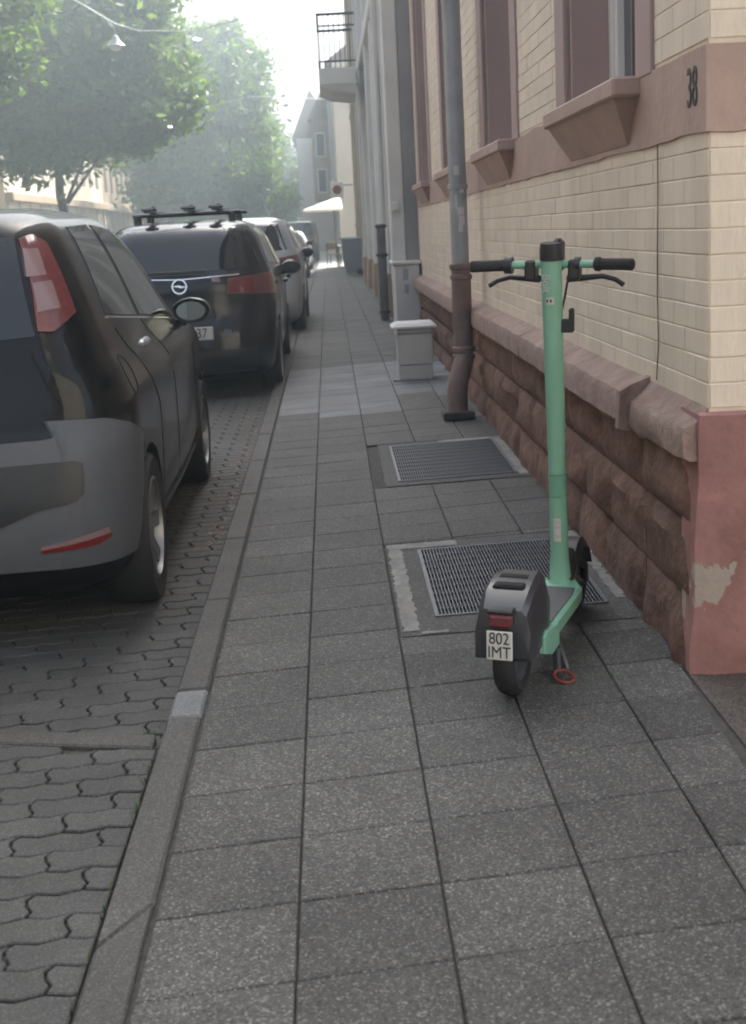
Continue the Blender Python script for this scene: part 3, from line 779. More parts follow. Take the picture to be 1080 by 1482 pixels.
# balcony with railing on the grey house
bl = MB(); bl.cbox(-.98,-.261,11.5,13.7,3.98,4.3,.02); bl.build('balcony', M['greypaint'], gh)
o = gh.children[-1]
rl = MB(); rl.box(-.98,-.95,11.5,13.7,5.25,5.3); rl.box(-.95,-.26,11.5,11.53,5.25,5.3); rl.box(-.95,-.26,13.67,13.7,5.25,5.3); rl.box(-.98,-.95,11.5,13.7,4.4,4.43); rl.box(-.95,-.26,11.5,11.53,4.4,4.43); rl.box(-.95,-.26,11.5,11.53,5.05,5.08)
for k in range(23): yy = 11.5+2.17*k/22; rl.box(-.975,-.958,yy,yy+.018,4.3,5.25)
for k in range(7): xx = -.95+.68*k/7; rl.box(xx,xx+.018,11.505,11.523,4.3,5.25)
rl.build('railing', M['rustdark'], o)
MB().add([(-.98,11.5,3.979),(-.27,11.5,3.979),(-.27,13.7,3.979),(-.98,13.7,3.979),(-.75,11.6,3.86),(-.27,11.6,3.80),(-.27,13.6,3.80),(-.75,13.6,3.86)],[(4,5,6,7),(0,1,5,4),(1,2,6,5),(2,3,7,6),(3,0,4,7)]).build('soffit', M['greypaint'], o)
ch = facade_house('cream_house', 'sunlit edge cream house with brown trim before the side street', 34.03, 47.2, .95, 9.6, M['creamfar'], wins=[(a,a+1.0,z,z+1.8) for a in (1.2,4.2,7.2,10.2) for z in (1.4,4.8)], trim=M['sandfar'])
for yy in (.02,2.7,5.9,9.0): MB().cbox(-.05,-.001,yy,yy+.3,0,9.3,.01).build('pilaster', M['sandfar'], ch)
MB().cbox(-.04,-.001,-.0+.35,13.0,.0,.7,.01).build('plinth', M['sandfar'], ch)
fh = facade_house('corner_house', 'cream corner house beyond the side street behind the parasol', 61.0, 75, .56, 8.4, M['creamfar'], wins=[(a,a+1.1,z,z+1.8) for a in (1.5,4.5,7.5,10.5) for z in (1.3,4.6)], trim=M['white'])
oh = facade_house('oriel_house', 'dark gabled house with an oriel window far down the street', 75.2, 90, .35, 8.6, M['white'], wins=[(a,a+1.1,z,z+1.8) for a in (4.0,8.0,11) for z in (1.3,4.6)])
b = MB(); b.cbox(-.95,-.001,.5,3.0,2.9,7.2,.03); b.build('oriel', M['sandfar'], oh)
b = MB(); b.add([(-1.1,.3,7.2),(0,.3,7.2),(0,3.2,7.2),(-1.1,3.2,7.2),(-.1,1.75,9.2)],[(3,2,1,0),(0,1,4),(1,2,4),(2,3,4),(3,0,4)]); b.build('oriel_roof', M['rooftile'], oh)
for z in (3.3,5.2):
    w = MB(); w.box(-.75,-.2,.46,.498,z,z+1.3); o = w.build('window', M['window_white'], oh); MB().box(-.68,-.28,.44,.459,z+.08,z+1.22).build('pane', M['glass'], o)
wh = facade_house('white_house', 'pale gabled house closing the street on the right far away', 90.2, 122, -1.7, 7.2, M['white'], wins=[(a,a+1.1,z,z+1.8) for a in (2,5,8,11,14,17) for z in (1.3,4.4)])
b = MB(); b.add([(-.3,0,7.2),(3.0,0,7.2),(1.0,0,10.2),(-.3,3,7.2),(3.0,3,7.2),(1.0,3,10.2)],[(0,1,2),(5,4,3),(0,3,4,1),(1,4,5,2),(2,5,3,0)]); b.build('gable', M['rooftile'], wh)

# ------------------------------------------------------------------ left side houses behind the trees
def left_house(label, y0, y1, x0, h, wm, seed):
    t = thing('town_house', (x0,y0,dz(y0)), label, 'house'); t.rotation_euler = (TILT,0,0)
    L_ = y1-y0; wins = []
    n = int(L_/1.75)
    for k in range(n):
        a = .5+k*(L_-.6)/n
        wins += [(a,a+.85,.4,2.5), (a,a+.9,3.7,5.8), (a,a+.9,7.0,8.9)]
    b = MB(); wall_with_holes(b, 0, L_, -.2, h, -.3, 0, wins); b.box(-9,-.3,0,.3,-.2,h); b.box(-9,-.3,L_-.3,L_,-.2,h); b.box(-9,-8.7,.3,L_-.3,-.2,h); b.build('wall', wm, t, fix=False)
    MB().cbox(.001,.28,-.02,L_+.02,2.75,3.05,.03).build('cornice', M['sandfar'], t); MB().cbox(.001,.4,-.02,L_+.02,h-.4,h,.03).build('eaves', M['sandfar'], t)
    for k in range(n+1):
        yy = .08+k*(L_-.6)/n; MB().cbox(.001,.1,yy,yy+.3,0,2.74,.02).build('pier', wm, t)
    r = MB(); r.add([(.3,0,h),(-9,0,h),(-9,L_,h),(.3,L_,h),(-3,0,h+3),(-6,0,h+3),(-6,L_,h+3),(-3,L_,h+3)],[(0,1,2,3),(0,4,5,1),(1,5,6,2),(2,6,7,3),(3,7,4,0),(4,7,6,5)]); r.build('roof', M['rooftile'], t)
    for a, c, z0, z1 in wins:
        w = MB(); w.box(-.2,-.14,a,a+.07,z0,z1); w.box(-.2,-.14,c-.07,c,z0,z1); w.box(-.2,-.14,a+.07,c-.07,z1-.3,z1-.23); w.box(-.2,-.14,(a+c)/2-.03,(a+c)/2+.03,z0,z1-.3)
        o = w.build('window', M['window_white'], t); MB().box(-.19,-.18,a+.02,c-.02,z0,z1).build('pane', M['glass'], o)
left_house('sandstone town house with arcade windows behind the street trees', 46, 66, -10.6, 10.5, M['creamfar'], 1)
left_house('farther ochre town house behind the street trees', 66.3, 96, -10.9, 11, M['sandfar'], 2)
left_house('nearer pale town house hidden behind the left trees', 22, 45.7, -11.5, 10, M['creamfar'], 3)

left_house('unseen town house across the street beside the camera, added for car reflections', -22, 21.6, -11.7, 10.5, M['sandfar'], 4)  # out of view, added so car paint and mirrors reflect something darker
bk = facade_house('reflection_house', 'unseen cream house behind the camera, added for car reflections', -30, -7, 1.6, 10, M['creamfar'], wins=[(a,a+1.1,z,z+1.8) for a in (2,6,10,14,18) for z in (1.3,4.6)])  # unseen house added to darken reflections of the open horizon
# ------------------------------------------------------------------ trees
def leaves(name, clumps, nleaf, size, matl, parent, seed, spread=.5):
    g = np.random.default_rng(seed)
    C = np.array(clumps); k = len(C)
    idx = g.integers(0, k, nleaf)
    P = C[idx,:3]+g.normal(0, 1, (nleaf,3))*C[idx,3:4]*spread*np.array([1,1,.7])
    A = g.normal(0,1,(nleaf,3)); A[:,2] *= .7; A /= np.linalg.norm(A,axis=1)[:,None]
    B = np.cross(A, g.normal(0,1,(nleaf,3))); B /= np.linalg.norm(B,axis=1)[:,None]
    s = size*g.uniform(.6,1.3,nleaf)[:,None]
    V = np.stack([P-A*s, P-B*s*.45+A*s*.1, P+A*s, P+B*s*.45+A*s*.1], 1).reshape(-1,3)
    me = bpy.data.meshes.new(name); me.vertices.add(nleaf*4); me.vertices.foreach_set('co', V.ravel())
    me.loops.add(nleaf*4); me.loops.foreach_set('vertex_index', np.arange(nleaf*4, dtype=np.int32))
    me.polygons.add(nleaf); me.polygons.foreach_set('loop_start', np.arange(0, nleaf*4, 4, dtype=np.int32))
    try: me.polygons.foreach_set('loop_total', np.full(nleaf, 4, dtype=np.int32))
    except Exception: pass
    me.materials.append(matl); me.update(); me.validate()
    return link(name, me, parent)
def tree(x, y, trunk_h, lobes, label, seed, nleaf=30000, size=.11, tr=.15, leafm='leaf', group='street trees along the left side', ncl=150):
    g = np.random.default_rng(seed)
    t = thing('street_tree', (x,y,-.05+dz(y)), label, 'tree', group)
    cl = []
    for (lx,ly,lz,rx,ry,rz) in lobes:
        n = int(ncl*(rx*ry*rz)/sum(l[3]*l[4]*l[5] for l in lobes))+6
        for _ in range(n):
            d = g.normal(0,1,3); d /= np.linalg.norm(d); rr = g.uniform(.35,1)**.5
            cl.append((lx+d[0]*rx*rr, ly+d[1]*ry*rr, lz+d[2]*rz*rr, g.uniform(.55,1.15)*min(1, rx*.35)))
    top = max(l[2] for l in lobes)
    b = MB(); bend = g.normal(0,.08,2)
    b.tube([(0,0,-.1),(bend[0],bend[1],trunk_h*.5),(bend[0]*2,0,trunk_h),(bend[0],bend[1],top*.8),(0,0,top+.6)], [tr*1.25,tr,tr*.9,tr*.55,tr*.15], 10)
    b.build('trunk', M['bark'], t, smooth=60)
    lm = MB()
    for k in range(12):
        c = cl[g.integers(0,len(cl))]; z0 = g.uniform(trunk_h*.9, top*.7)
        lm.tube([(bend[0],bend[1],z0),(c[0]*.5,c[1]*.5,z0+(c[2]-z0)*.35+.3),(c[0],c[1],c[2])], [tr*.4,tr*.25,.02], 6)
    lm.build('limb', M['bark'], t, smooth=60)
    leaves('crown', cl, nleaf, size, M[leafm], t, seed)
    return t
tree(-8.4, 2, 2.6, [(0,0,6.0,3.0,4.0,3.0)], 'unseen lime tree across the street beside the camera, added for car reflections', 21, 12000, .18, .16, ncl=80)  # unseen tree, added for what the car and its mirror reflect
tree(-7.3, 40, 2.7, [(0,0,6.8,3.6,3.8,3.4),(-1.5,-1.5,4.6,2.2,2.2,1.5),(2.1,-.5,5.6,2.0,2.2,2.0),(1.0,0,9.2,2.6,2.6,1.8)], 'tall dense lime tree, its trunk just left of the sandstone house', 11, 60000, .15, .14, ncl=190)
tree(-7.9, 28, 2.7, [(0,0,6.6,2.2,2.6,2.6),(.3,.5,4.7,1.6,2.0,1.2)], 'dark lime tree at the left edge above the nearest car', 12, 26000, .12, .15, ncl=90)
tree(-5.5, 62, 2.0, [(0,0,5.6,3.0,3.4,3.6),(1.2,0,3.4,2.3,2.4,1.7),(.8,0,8.2,2.5,2.8,2.4),(-1.6,0,4.2,1.8,2.2,2.2)], 'lime tree with hanging yellow green branches over the parked cars', 13, 60000, .16, .16, ncl=200)
tree(-5.7, 76, 2.0, [(0,0,6.0,3.2,3.6,4.0),(1.6,0,3.6,2.3,2.6,2.0),(.5,0,9.6,2.4,3.0,2.2)], 'lime tree behind the hanging one, reaching higher beside the sky', 14, 40000, .17, .17, leafm='leaf_lit', ncl=150)
tree(-5.9, 94, 2.0, [(0,0,6.0,3.4,3.8,4.2),(1.3,0,3.4,2.6,2.6,1.9)], 'hazy lime tree in the far part of the row', 15, 26000, .2, .18, leafm='leaf_lit', ncl=120)
tree(-3.9, 126, 2.0, [(0,0,5.6,3.0,3.4,3.6),(-2,2,4,2.6,2.6,2.6)], 'bluish far tree at the street end', 16, 16000, .26, .2, ncl=80)
tree(-8.5, 130, 2.0, [(0,0,6.0,4.0,4.0,4.2)], 'far tree at the street end, left of the bluish one', 17, 14000, .28, .2, ncl=80)
tree(1.0, 140, 2.0, [(0,0,4.6,3.0,3.0,3.0)], 'far tree at the street end behind the pale gabled house', 18, 9000, .28, .2, ncl=60)
# low hedge behind the far cars
hd = [(x,124+random.uniform(-1,1),random.uniform(-.6,1.0),.8) for x in np.linspace(-14,2,60)]
h_ = leaves('hedge', hd, 9000, .25, M['leaf_lit'], None, 5); tag(h_, 'low hedge closing the far end of the street', 'hedge')

# ------------------------------------------------------------------ overhead wires with lamps
def wire(pts, label):
    b = MB(); b.tube(pts, .012, 5); return tag(b.build('overhead_wire', M['zinc'], None, smooth=60), label, 'wire')
wire([(-11.4,30,8.6),(-8,30,7.4),(-5,30,6.1),(-4.25,30,5.62),(-3.76,30,5.44),(-2.6,30,5.38),(-1,30,5.7),(.9,30,6.6)], 'thin wire sagging across the street near the top of the picture')
wire([(-10.6,46,5.9),(-7.5,46,5.2),(-4.95,46,4.93),(-3.86,46,5.1),(-2.29,46,5.4),(1.15,61.3,6.4)], 'thin wire in front of the trees carrying the bright lamp')
def lamp(loc, label, sc=1):
    t = thing('street_lamp', loc, label, 'street lamp')
    b = MB(); b.cbox(-.32*sc,.32*sc,-.12*sc,.12*sc,-.07,.04,.04); b.build('housing', M['white'], t)
    b = MB(); b.cbox(-.26*sc,.26*sc,-.09*sc,.09*sc,-.10,-.071,.01); b.build('lamp_glass', M['plate'], t)
    MB().tube([(0,0,.04),(0,0,.32)], .015, 6).build('hanger', M['zinc'], t)
t_ = thing('street_lamp', (-4.25,30,5.22), 'bell shaped lamp hanging from the upper wire in front of dark leaves', 'street lamp')
MB().lathe([(.02,.16),(.06,.14),(.09,.05),(.20,-.06),(.20,-.075),(.0,-.075)], n=18).build('lamp_shade', M['zinc'], t_, smooth=40); MB().lathe([(0,-.17),(.10,-.14),(.13,-.078),(0,-.0765)], n=16).build('lamp_glass', M['plate'], t_, smooth=40)
MB().tube([(0,0,.16),(0,0,.38)], .015, 6).build('hanger', M['zinc'], t_)
lamp((-4.95,46,4.62), 'pale lamp hanging from the lower wire in front of the trees', .8)

# ------------------------------------------------------------------ cars
def catmull(rows, n):
    A = np.array(rows, float); out = []
    for i in range(len(A)-1):
        p0 = A[max(i-1,0)]; p1 = A[i]; p2 = A[i+1]; p3 = A[min(i+2,len(A)-1)]
        for k in range(n):
            t = k/n
            # monotone tangents keep the curve from overshooting
            m1 = .5*(p2-p0); m2 = .5*(p3-p1); d = p2-p1
            m1 = np.where(m1*d <= 0, 0, np.sign(d)*np.minimum(abs(m1), 2.5*abs(d))); m2 = np.where(m2*d <= 0, 0, np.sign(d)*np.minimum(abs(m2), 2.5*abs(d)))
            h00 = 2*t**3-3*t**2+1; h10 = t**3-2*t**2+t; h01 = -2*t**3+3*t**2; h11 = t**3-t**2
            out.append(h00*p1+h10*m1+h01*p2+h11*m2)
    out.append(A[-1]); return np.array(out)
class Car:
    def __init__(s, name, label, loc, rows, L, axles, paint, wr=.30, rz=0, group='cars parked along the kerb', taper=.05, nl=4):
        s.root = thing(name, loc, label, 'car', group, rz); s.L = L; s.wr = wr; s.axles = axles
        lv = catmull(rows, nl); vs = []; fs = []; ring = None
        for z, yr, yf, w, rr, rf, bow in lv:
            h = []
            for x in np.linspace(0, w-rr, 7)[:-1]: h.append((x, yr+bow*(x/w)**2))
            yb = yr+bow*((w-rr)/w)**2
            for a in np.linspace(-90, 0, 8): h.append((w-rr+rr*math.cos(R(a)), yb+rr+rr*math.sin(R(a))))
            ys, ye = yb+rr, yf-.12*w-rf
            if ye < ys+.05: ye = ys+.05
            for y in np.linspace(ys, ye, 26)[1:]: h.append((w, y))
            for a in np.linspace(0, 90, 8)[1:]: h.append((w-rf+rf*math.cos(R(a)), ye+rf*math.sin(R(a))))
            xx = w-rf
            for x in np.linspace(xx, 0, 6)[1:]: h.append((x, ye+rf+(yf-ye-rf)*(1-(x/xx)**2)))
            h = [(x*(1-taper*((y-L*.45)/(L*.5))**2), y) for x, y in h]
            full = h+[(-x, y) for x, y in h[-2:0:-1]]
            ring = len(full); vs += [(x, y, z) for x, y in full]
        for i in range(len(lv)-1):
            for a in range(ring): fs.append((i*ring+a, i*ring+(a+1)%ring, (i+1)*ring+(a+1)%ring, (i+1)*ring+a))
        fs.append(tuple(range(ring))[::-1]); fs.append(tuple((len(lv)-1)*ring+a for a in range(ring)))
        b = MB().add(vs, fs); me = b.mesh('body', [paint, M['well']])
        tmp = bpy.data.objects.new('tmp', me); col.objects.link(tmp)
        wmax = max(l[3] for l in lv); s.w = wmax; c = MB()
        for ay in axles:
            for sg in (-1,1):
                c.lathe([(wr*1.13,-.16),(wr*1.13,.35)], (sg*(wmax-.10),ay,wr), 'x', 28)
        cm = c.mesh('cut', M['well'], fix=True); cut = bpy.data.objects.new('cut', cm); col.objects.link(cut)
        md = tmp.modifiers.new('b', 'BOOLEAN'); md.object = cut; md.operation = 'DIFFERENCE'; md.solver = 'EXACT'; md.use_self = True
        bpy.context.view_layer.update()
        me2 = bpy.data.meshes.new_from_object(tmp.evaluated_get(bpy.context.evaluated_depsgraph_get()))
        bpy.data.objects.remove(tmp); bpy.data.objects.remove(cut); bpy.data.meshes.remove(me)
        me2.name = 'body'; me2.materials.clear(); me2.materials.append(paint); me2.materials.append(M['well'])
        for p in me2.polygons:
            p.material_index = 0
            for ay in axles:
                if math.hypot(p.center.y-ay, p.center.z-wr) < wr*1.13+.004 and abs(p.center.x) > .3: p.material_index = 1
        me2.polygons.foreach_set('use_smooth', [True]*len(me2.polygons)); me2.set_sharp_from_angle(angle=R(32))
        s.body = link('body', me2, s.root)
        bm = bmesh.new(); bm.from_mesh(me2); s.bvh = BVHTree.FromBMesh(bm); bm.free()
        # a full-length wheel for each corner
        wm = None
        for ay in axles:
            for sg in (-1,1):
                if wm is None: wm = s.wheel_meshes()
                x = sg*(wmax-.105); ty = link('wheel', wm[0], s.root, (x, ay, wr)); rm = link('rim', wm[1], ty)
                if sg < 0: ty.rotation_euler = (0,0,math.pi)
    def wheel_meshes(s):
        r = s.wr; t = MB(); k = r*.66
        t.lathe([(k,-.08),(r*.93,-.095),(r*.985,-.075),(r,-.04),(r,.04),(r*.985,.075),(r*.93,.095),(k,.085),(k,0)], axis='x', n=36, close=True)
        q = MB(); q.lathe([(k*1.0,.055),(k*1.03,.088),(k*.97,.092),(k*.93,.06),(k*.93,-.06)], axis='x', n=36)
        q.lathe([(0,.07),(.045,.07),(.055,.055),(.055,.02)], axis='x', n=16)
        for a in range(7):
            an = 2*math.pi*a/7; u = Vector((0,math.cos(an),math.sin(an))); w = Vector((0,-math.sin(an),math.cos(an)))
            P = [u*.04+w*.022, u*k*.95+w*.034, u*k*.95-w*.034, u*.04-w*.022]
            q.add([(.058+(.02 if i in (1,2) else 0),p.y,p.z) for i, p in enumerate(P)]+[(.02,p.y,p.z) for p in P], [(0,1,2,3),(7,6,5,4),(0,4,5,1),(2,6,7,3)])
        q.lathe([(k*.93,-.01),(0,-.012)], axis='x', n=24)
        return t.mesh('tyre', M['rubber'], 40), q.mesh('rim', M['rim'], 35)
    def hit(s, a, sc, z, off):
        d = Vector((-math.sin(a), math.cos(a), 0)); p = Vector((math.cos(a), math.sin(a), 0))
        o = p*sc-d*6+Vector((0,0,z)); h = s.bvh.ray_cast(o, d)
        if h[0] is None: return None
        n = h[1] if h[1].dot(d) < 0 else -h[1]
        return h[0]+n*off
    def patch(s, name, matl, az, bot, top, off=.004, nx=14, nz=8, parent=None, both=False, smooth=50):
        def rs(p, n):
            p = [Vector(q) for q in p]; d = [0]
            for i in range(1,len(p)): d.append(d[-1]+(p[i]-p[i-1]).length)
            out = []
            for k in range(n+1):
                t = d[-1]*k/n; i = 1
                while i < len(p)-1 and d[i] < t: i += 1
                f = 0 if d[i] == d[i-1] else (t-d[i-1])/(d[i]-d[i-1]); out.append(p[i-1].lerp(p[i], f))
            return out
        res = None
        for sg in ((1,-1) if both else (1,)):
            B = rs(bot, nx); T = rs(top, nx); b = MB(); vs = []; last = None
            for j in range(nz+1):
                for i in range(nx+1):
                    q = B[i].lerp(T[i], j/nz); h = s.hit(R(az)*sg, q.x*sg, q.y, off)
                    if h is None: h = last if last is not None else Vector((0,0,q.y))
                    last = h; vs.append(h)
            K = nx+1; fs = [(j*K+i, j*K+i+1, (j+1)*K+i+1, (j+1)*K+i) for j in range(nz) for i in range(nx)]
            ringi = list(range(K))+[j*K+nx for j in range(1,nz+1)]+[nz*K+i for i in range(nx-1,-1,-1)]+[j*K for j in range(nz-1,0,-1)]
            d = Vector((-math.sin(R(az)*sg), math.cos(R(az)*sg), 0)); o = len(vs)
            for q in ringi: vs.append(vs[q]+d*(off+.006))
            n = len(ringi); fs += [(ringi[a], ringi[(a+1)%n], o+(a+1)%n, o+a) for a in range(n)]
            b.add(vs, fs); res = b.build(name, matl, parent or s.root, smooth=smooth)
        return res
    def seam(s, az, pts, w=.004, both=True, name='door_seam', matl=None, off=.0022):
        for a, c in zip(pts[:-1], pts[1:]):
            a = Vector(a); c = Vector(c); t = (c-a).normalized(); n = Vector((-t.y, t.x))*w
            yield_ = s.patch(name, matl or M['well'], az, [a-n, c-n], [a+n, c+n], off, nx=6, nz=1, both=both, smooth=None)
    def box(s, name, matl, x, y, z, dx, dy, dz, b=.01, both=True, parent=None):
        for sg in ((1,-1) if both else (1,)):
            MB().cbox(-dx,dx,-dy,dy,-dz,dz,b).build(name, matl, parent or s.root, smooth=30, loc=(sg*x,y,z))

# --- nearest car: black five-door hatchback with grey bumper
hatch = [(.17,.16,3.86,.70,.26,.42,.06),(.24,.06,3.96,.79,.28,.45,.06),(.36,.01,4.04,.83,.30,.48,.07),(.52,.0,4.06,.842,.30,.48,.08),(.66,.02,4.04,.845,.28,.48,.09),(.74,.045,4.0,.845,.26,.46,.09),
  (.80,.09,3.92,.843,.26,.46,.09),(.86,.105,3.84,.838,.25,.46,.09),(.95,.125,3.45,.805,.24,.42,.09),(1.01,.145,3.05,.768,.23,.36,.09),(1.08,.17,2.86,.738,.22,.34,.09),(1.22,.225,2.62,.682,.20,.32,.08),(1.36,.30,2.36,.620,.20,.30,.07),
  (1.455,.375,2.12,.56,.22,.30,.06),(1.50,.48,1.90,.49,.24,.30,.05),(1.528,.70,1.6,.38,.25,.25,.03)]
RY = lambda x: SL*x-.054
c1 = Car('parked_car', 'black five-door hatchback with grey plastic bumper, nearest car at the left edge', (-1.572,4.60,RY(-1.3)), [(z*(1.0 if z < .9 else 1+.026*min(1,(z-.9)/.3)),)+t for z, *t in hatch for t in [tuple(t)]], 4.06, (.65,3.16), M['black_paint'], .30, rz=.012)
c1.patch('rear_window', M['glass'], 0, [(-.515,1.11),(0,1.085),(.515,1.11)], [(-.445,1.455),(0,1.475),(.445,1.455)], both=False)
c1.patch('bumper', M['grey_plastic'], 0, [(-.62,.30),(0,.30),(.62,.30)], [(-.63,.815),(-.605,.775),(-.55,.752),(0,.742),(.55,.752),(.605,.775),(.63,.815)], .010, both=False, nx=40)
c1.patch('bumper_corner', M['grey_plastic'], 52, [(.38,.30),(.60,.295),(.735,.30)], [(.44,.815),(.618,.805),(.72,.775),(.866,.715)], .0105, both=True, nx=20, nz=12)
c1.patch('bumper_inset', M['blackplastic'], 0, [(-.655,.565),(-.63,.537),(-.5,.518),(-.37,.468),(.37,.468),(.5,.518),(.63,.537),(.655,.565)], [(-.66,.665),(-.64,.679),(0,.67),(.64,.679),(.66,.665)], .0145, both=False, nx=40)
c1.patch('rear_door_window', M['glass'], 90, [(.63,1.15),(1.30,1.10)], [(.80,1.485),(1.27,1.492)], both=True)
c1.patch('front_door_window', M['glass'], 90, [(1.385,1.10),(2.36,1.02)], [(1.36,1.49),(1.78,1.465)], both=True)
c1.patch('window_trim', M['chrome'], 90, [(.63,1.135),(2.38,1.003)], [(.63,1.143),(2.38,1.011)], .006, both=True, nx=20, nz=1)
c1.patch('windscreen', M['glass'], 180, [(-.62,1.02),(0,1.0),(.62,1.02)], [(-.50,1.40),(0,1.43),(.50,1.40)], both=False)
c1.seam(90, [(1.02,.36),(1.04,.75),(.70,1.09)]); c1.seam(90, [(1.66,.34),(1.62,.9),(1.36,1.09)]); c1.seam(90, [(.50+.075*math.cos(a), .93+.075*math.sin(a)) for a in np.linspace(0,6.283,13)], .003, name='fuel_flap_seam'); c1.seam(90, [(2.72,.40),(2.74,.92)]); c1.seam(90, [(1.0,.33),(2.74,.33)])
c1.patch('sill_trim', M['grey_plastic'], 90, [(1.06,.24),(2.76,.24)], [(1.06,.30),(2.76,.30)], .008, both=True)
for y in (1.42,2.42): c1.box('door_handle', M['chrome'] if y < 2 else M['black_paint'], .775, y-.25, 1.02-.02*y, .02, .09, .017)
for sg in (1,-1):
    mh = MB(); mh.lathe([(0,-.05),(.098,-.058),(.105,0),(.10,.05),(.06,.09),(0,.10)], axis='y', n=16); 
    mh.v = [(v[0]*1.15, v[1], v[2]*.72) for v in mh.v]
    hs = mh.build('wing_mirror', M['black_paint'], c1.root, smooth=50, loc=(sg*.868,2.50,1.035)); hs.scale = (.86,.9,.9)
    g = MB(); g.lathe([(0,-.002),(.076,-.002),(.076,.004)], axis='y', n=18); g.v = [(v[0]*1.15, v[1], v[2]*.7) for v in g.v]
    g.build('mirror_glass', M['mirror'], hs, loc=(0,-.062,0)).rotation_euler = (R(-4),0,R(4)*sg)
    MB().cbox(-.09,.05,-.03,.03,-.02,.02,.01).build('mirror_arm', M['blackplastic'], hs, loc=(-sg*.09,.03,-.07))
# tail lamps up the rear pillars
c1.patch('tail_lamp', M['redlens'], 38, [(.554,1.125),(.60,1.12),(.705,1.18)], [(.596,1.445),(.655,1.46),(.693,1.43)], .010, both=True, nx=10)
c1.patch('lamp_segment', M['pinklens'], 38, [(.568,1.312),(.637,1.314)], [(.593,1.41),(.647,1.408)], .013, both=True, nx=6, nz=6)
c1.patch('lamp_segment', M['pinklens'], 38, [(.568,1.19),(.649,1.2)], [(.580,1.29),(.648,1.295)], .013, both=True, nx=6, nz=6)
c1.patch('reflector', M['pinklens'], 30, [(.449,.378),(.69,.408)], [(.452,.389),(.682,.430)], .016, both=True, nx=8, nz=3)
c1.patch('reflector', M['reflens'], 30, [(.457,.366),(.64,.374),(.695,.395)], [(.449,.378),(.69,.408)], .016, both=True, nx=8, nz=3)
c1.seam(0, [(-.50,1.05),(-.56,.92),(-.60,.85)], both=False, name='tailgate_seam'); c1.seam(0, [(.50,1.05),(.56,.92),(.60,.85)], both=False, name='tailgate_seam')

def scaled(rows, sy, sz, sw):
    return [(z*sz, a*sy, b*sy, w*sw, rr, rf, bow) for z, a, b, w, rr, rf, bow in rows]
# --- second car: dark compact MPV with roof carrier
mpv = [(.18,.18,3.9,.72,.26,.4,.07),(.26,.05,4.0,.80,.30,.45,.08),(.40,.0,4.06,.835,.32,.46,.09),(.56,.02,4.06,.845,.32,.46,.10),(.70,.06,4.02,.85,.30,.46,.11),(.84,.09,3.95,.85,.28,.46,.12),(.98,.10,3.75,.838,.27,.44,.12),
  (1.06,.13,3.4,.82,.26,.40,.12),(1.12,.17,3.1,.795,.25,.36,.12),(1.24,.24,2.85,.745,.24,.34,.11),(1.38,.33,2.5,.69,.24,.32,.10),(1.47,.42,2.2,.62,.26,.30,.08),(1.515,.55,1.95,.54,.26,.30,.06),(1.54,.8,1.65,.40,.25,.25,.03)]
def std_details(c, lampz=(.86,1.0), lamps=(.50,.86), red='redlens'):
    c.patch('rear_window', M['glass'], 0, [(-.66,1.10),(0,1.07),(.66,1.10)], [(-.55,1.43),(0,1.46),(.55,1.43)], both=False)
    c.patch('rear_door_window', M['glass'], 90, [(.62,1.12),(1.62,1.08)], [(.78,1.40),(1.58,1.43)], both=True)
    c.patch('front_door_window', M['glass'], 90, [(1.72,1.07),(2.75,1.04)], [(1.68,1.43),(2.20,1.40)], both=True)
    c.patch('windscreen', M['glass'], 180, [(-.64,1.10),(0,1.08),(.64,1.10)], [(-.52,1.42),(0,1.45),(.52,1.42)], both=False)
    c.patch('tail_lamp', M[red], 30, [(lamps[0],lampz[0]+.03),(lamps[1],lampz[0])], [(lamps[0]+.02,lampz[1]-.04),(lamps[1],lampz[1])], .008, both=True, nx=10, nz=5)
    c.seam(90, [(1.02,.36),(1.05,1.05)]); c.seam(90, [(1.67,.34),(1.67,1.05)]); c.seam(90, [(2.75,.40),(2.75,1.0)])
    for y in (1.35,2.35): c.box('door_handle', M['blackplastic'], .845, y+.12, .92, .02, .09, .017)
    for sg in (1,-1):
        mh = MB(); mh.lathe([(0,-.06),(.08,-.05),(.10,0),(.06,.08),(0,.09)], axis='y', n=14); mh.v = [(v[0]*1.1, v[1], v[2]*.75) for v in mh.v]
        hs = mh.build('wing_mirror', M['blackplastic'], c.root, smooth=50, loc=(sg*.865,2.68,1.0))
        MB().cbox(-.08,.04,-.03,.03,-.02,.02,.01).build('mirror_arm', M['blackplastic'], hs, loc=(-sg*.09,.02,-.05))
c2 = Car('parked_car', 'dark blue-black compact car with a roof carrier, second in the row', (-1.265,11.32,RY(-1.2)), scaled(mpv,1.0,.975,.945), 4.06, (.76,3.30), M['navy_paint'], .31)
std_details(c2, (.86,1.05), (.40,.90), 'redlens')
c2.patch('rear_lamp_cover', M['reflens'], 30, [(.42,.90),(.62,.88)], [(.42,.995),(.62,1.01)], .011, both=True, nx=6, nz=3)
c2.patch('lamp_segment', M['pinklens'], 30, [(.30,.99),(.36,.985)], [(.30,1.03),(.36,1.03)], .009, both=True, nx=4, nz=3)
c2.seam(0, [(-.60,.66),(-.5,.60),(.5,.60),(.60,.66),(.66,.95)], both=False, name='tailgate_seam')
c2.patch('bumper', M['blackplastic'], 0, [(-.6,.24),(0,.22),(.6,.24)], [(-.62,.44),(0,.42),(.62,.44)], .006, both=False, nx=16)
c2.patch('trim_strip', M['chrome'], 0, [(-.5,1.035),(0,1.015),(.5,1.035)], [(-.5,1.045),(0,1.025),(.5,1.045)], .008, both=False, nx=16, nz=1)
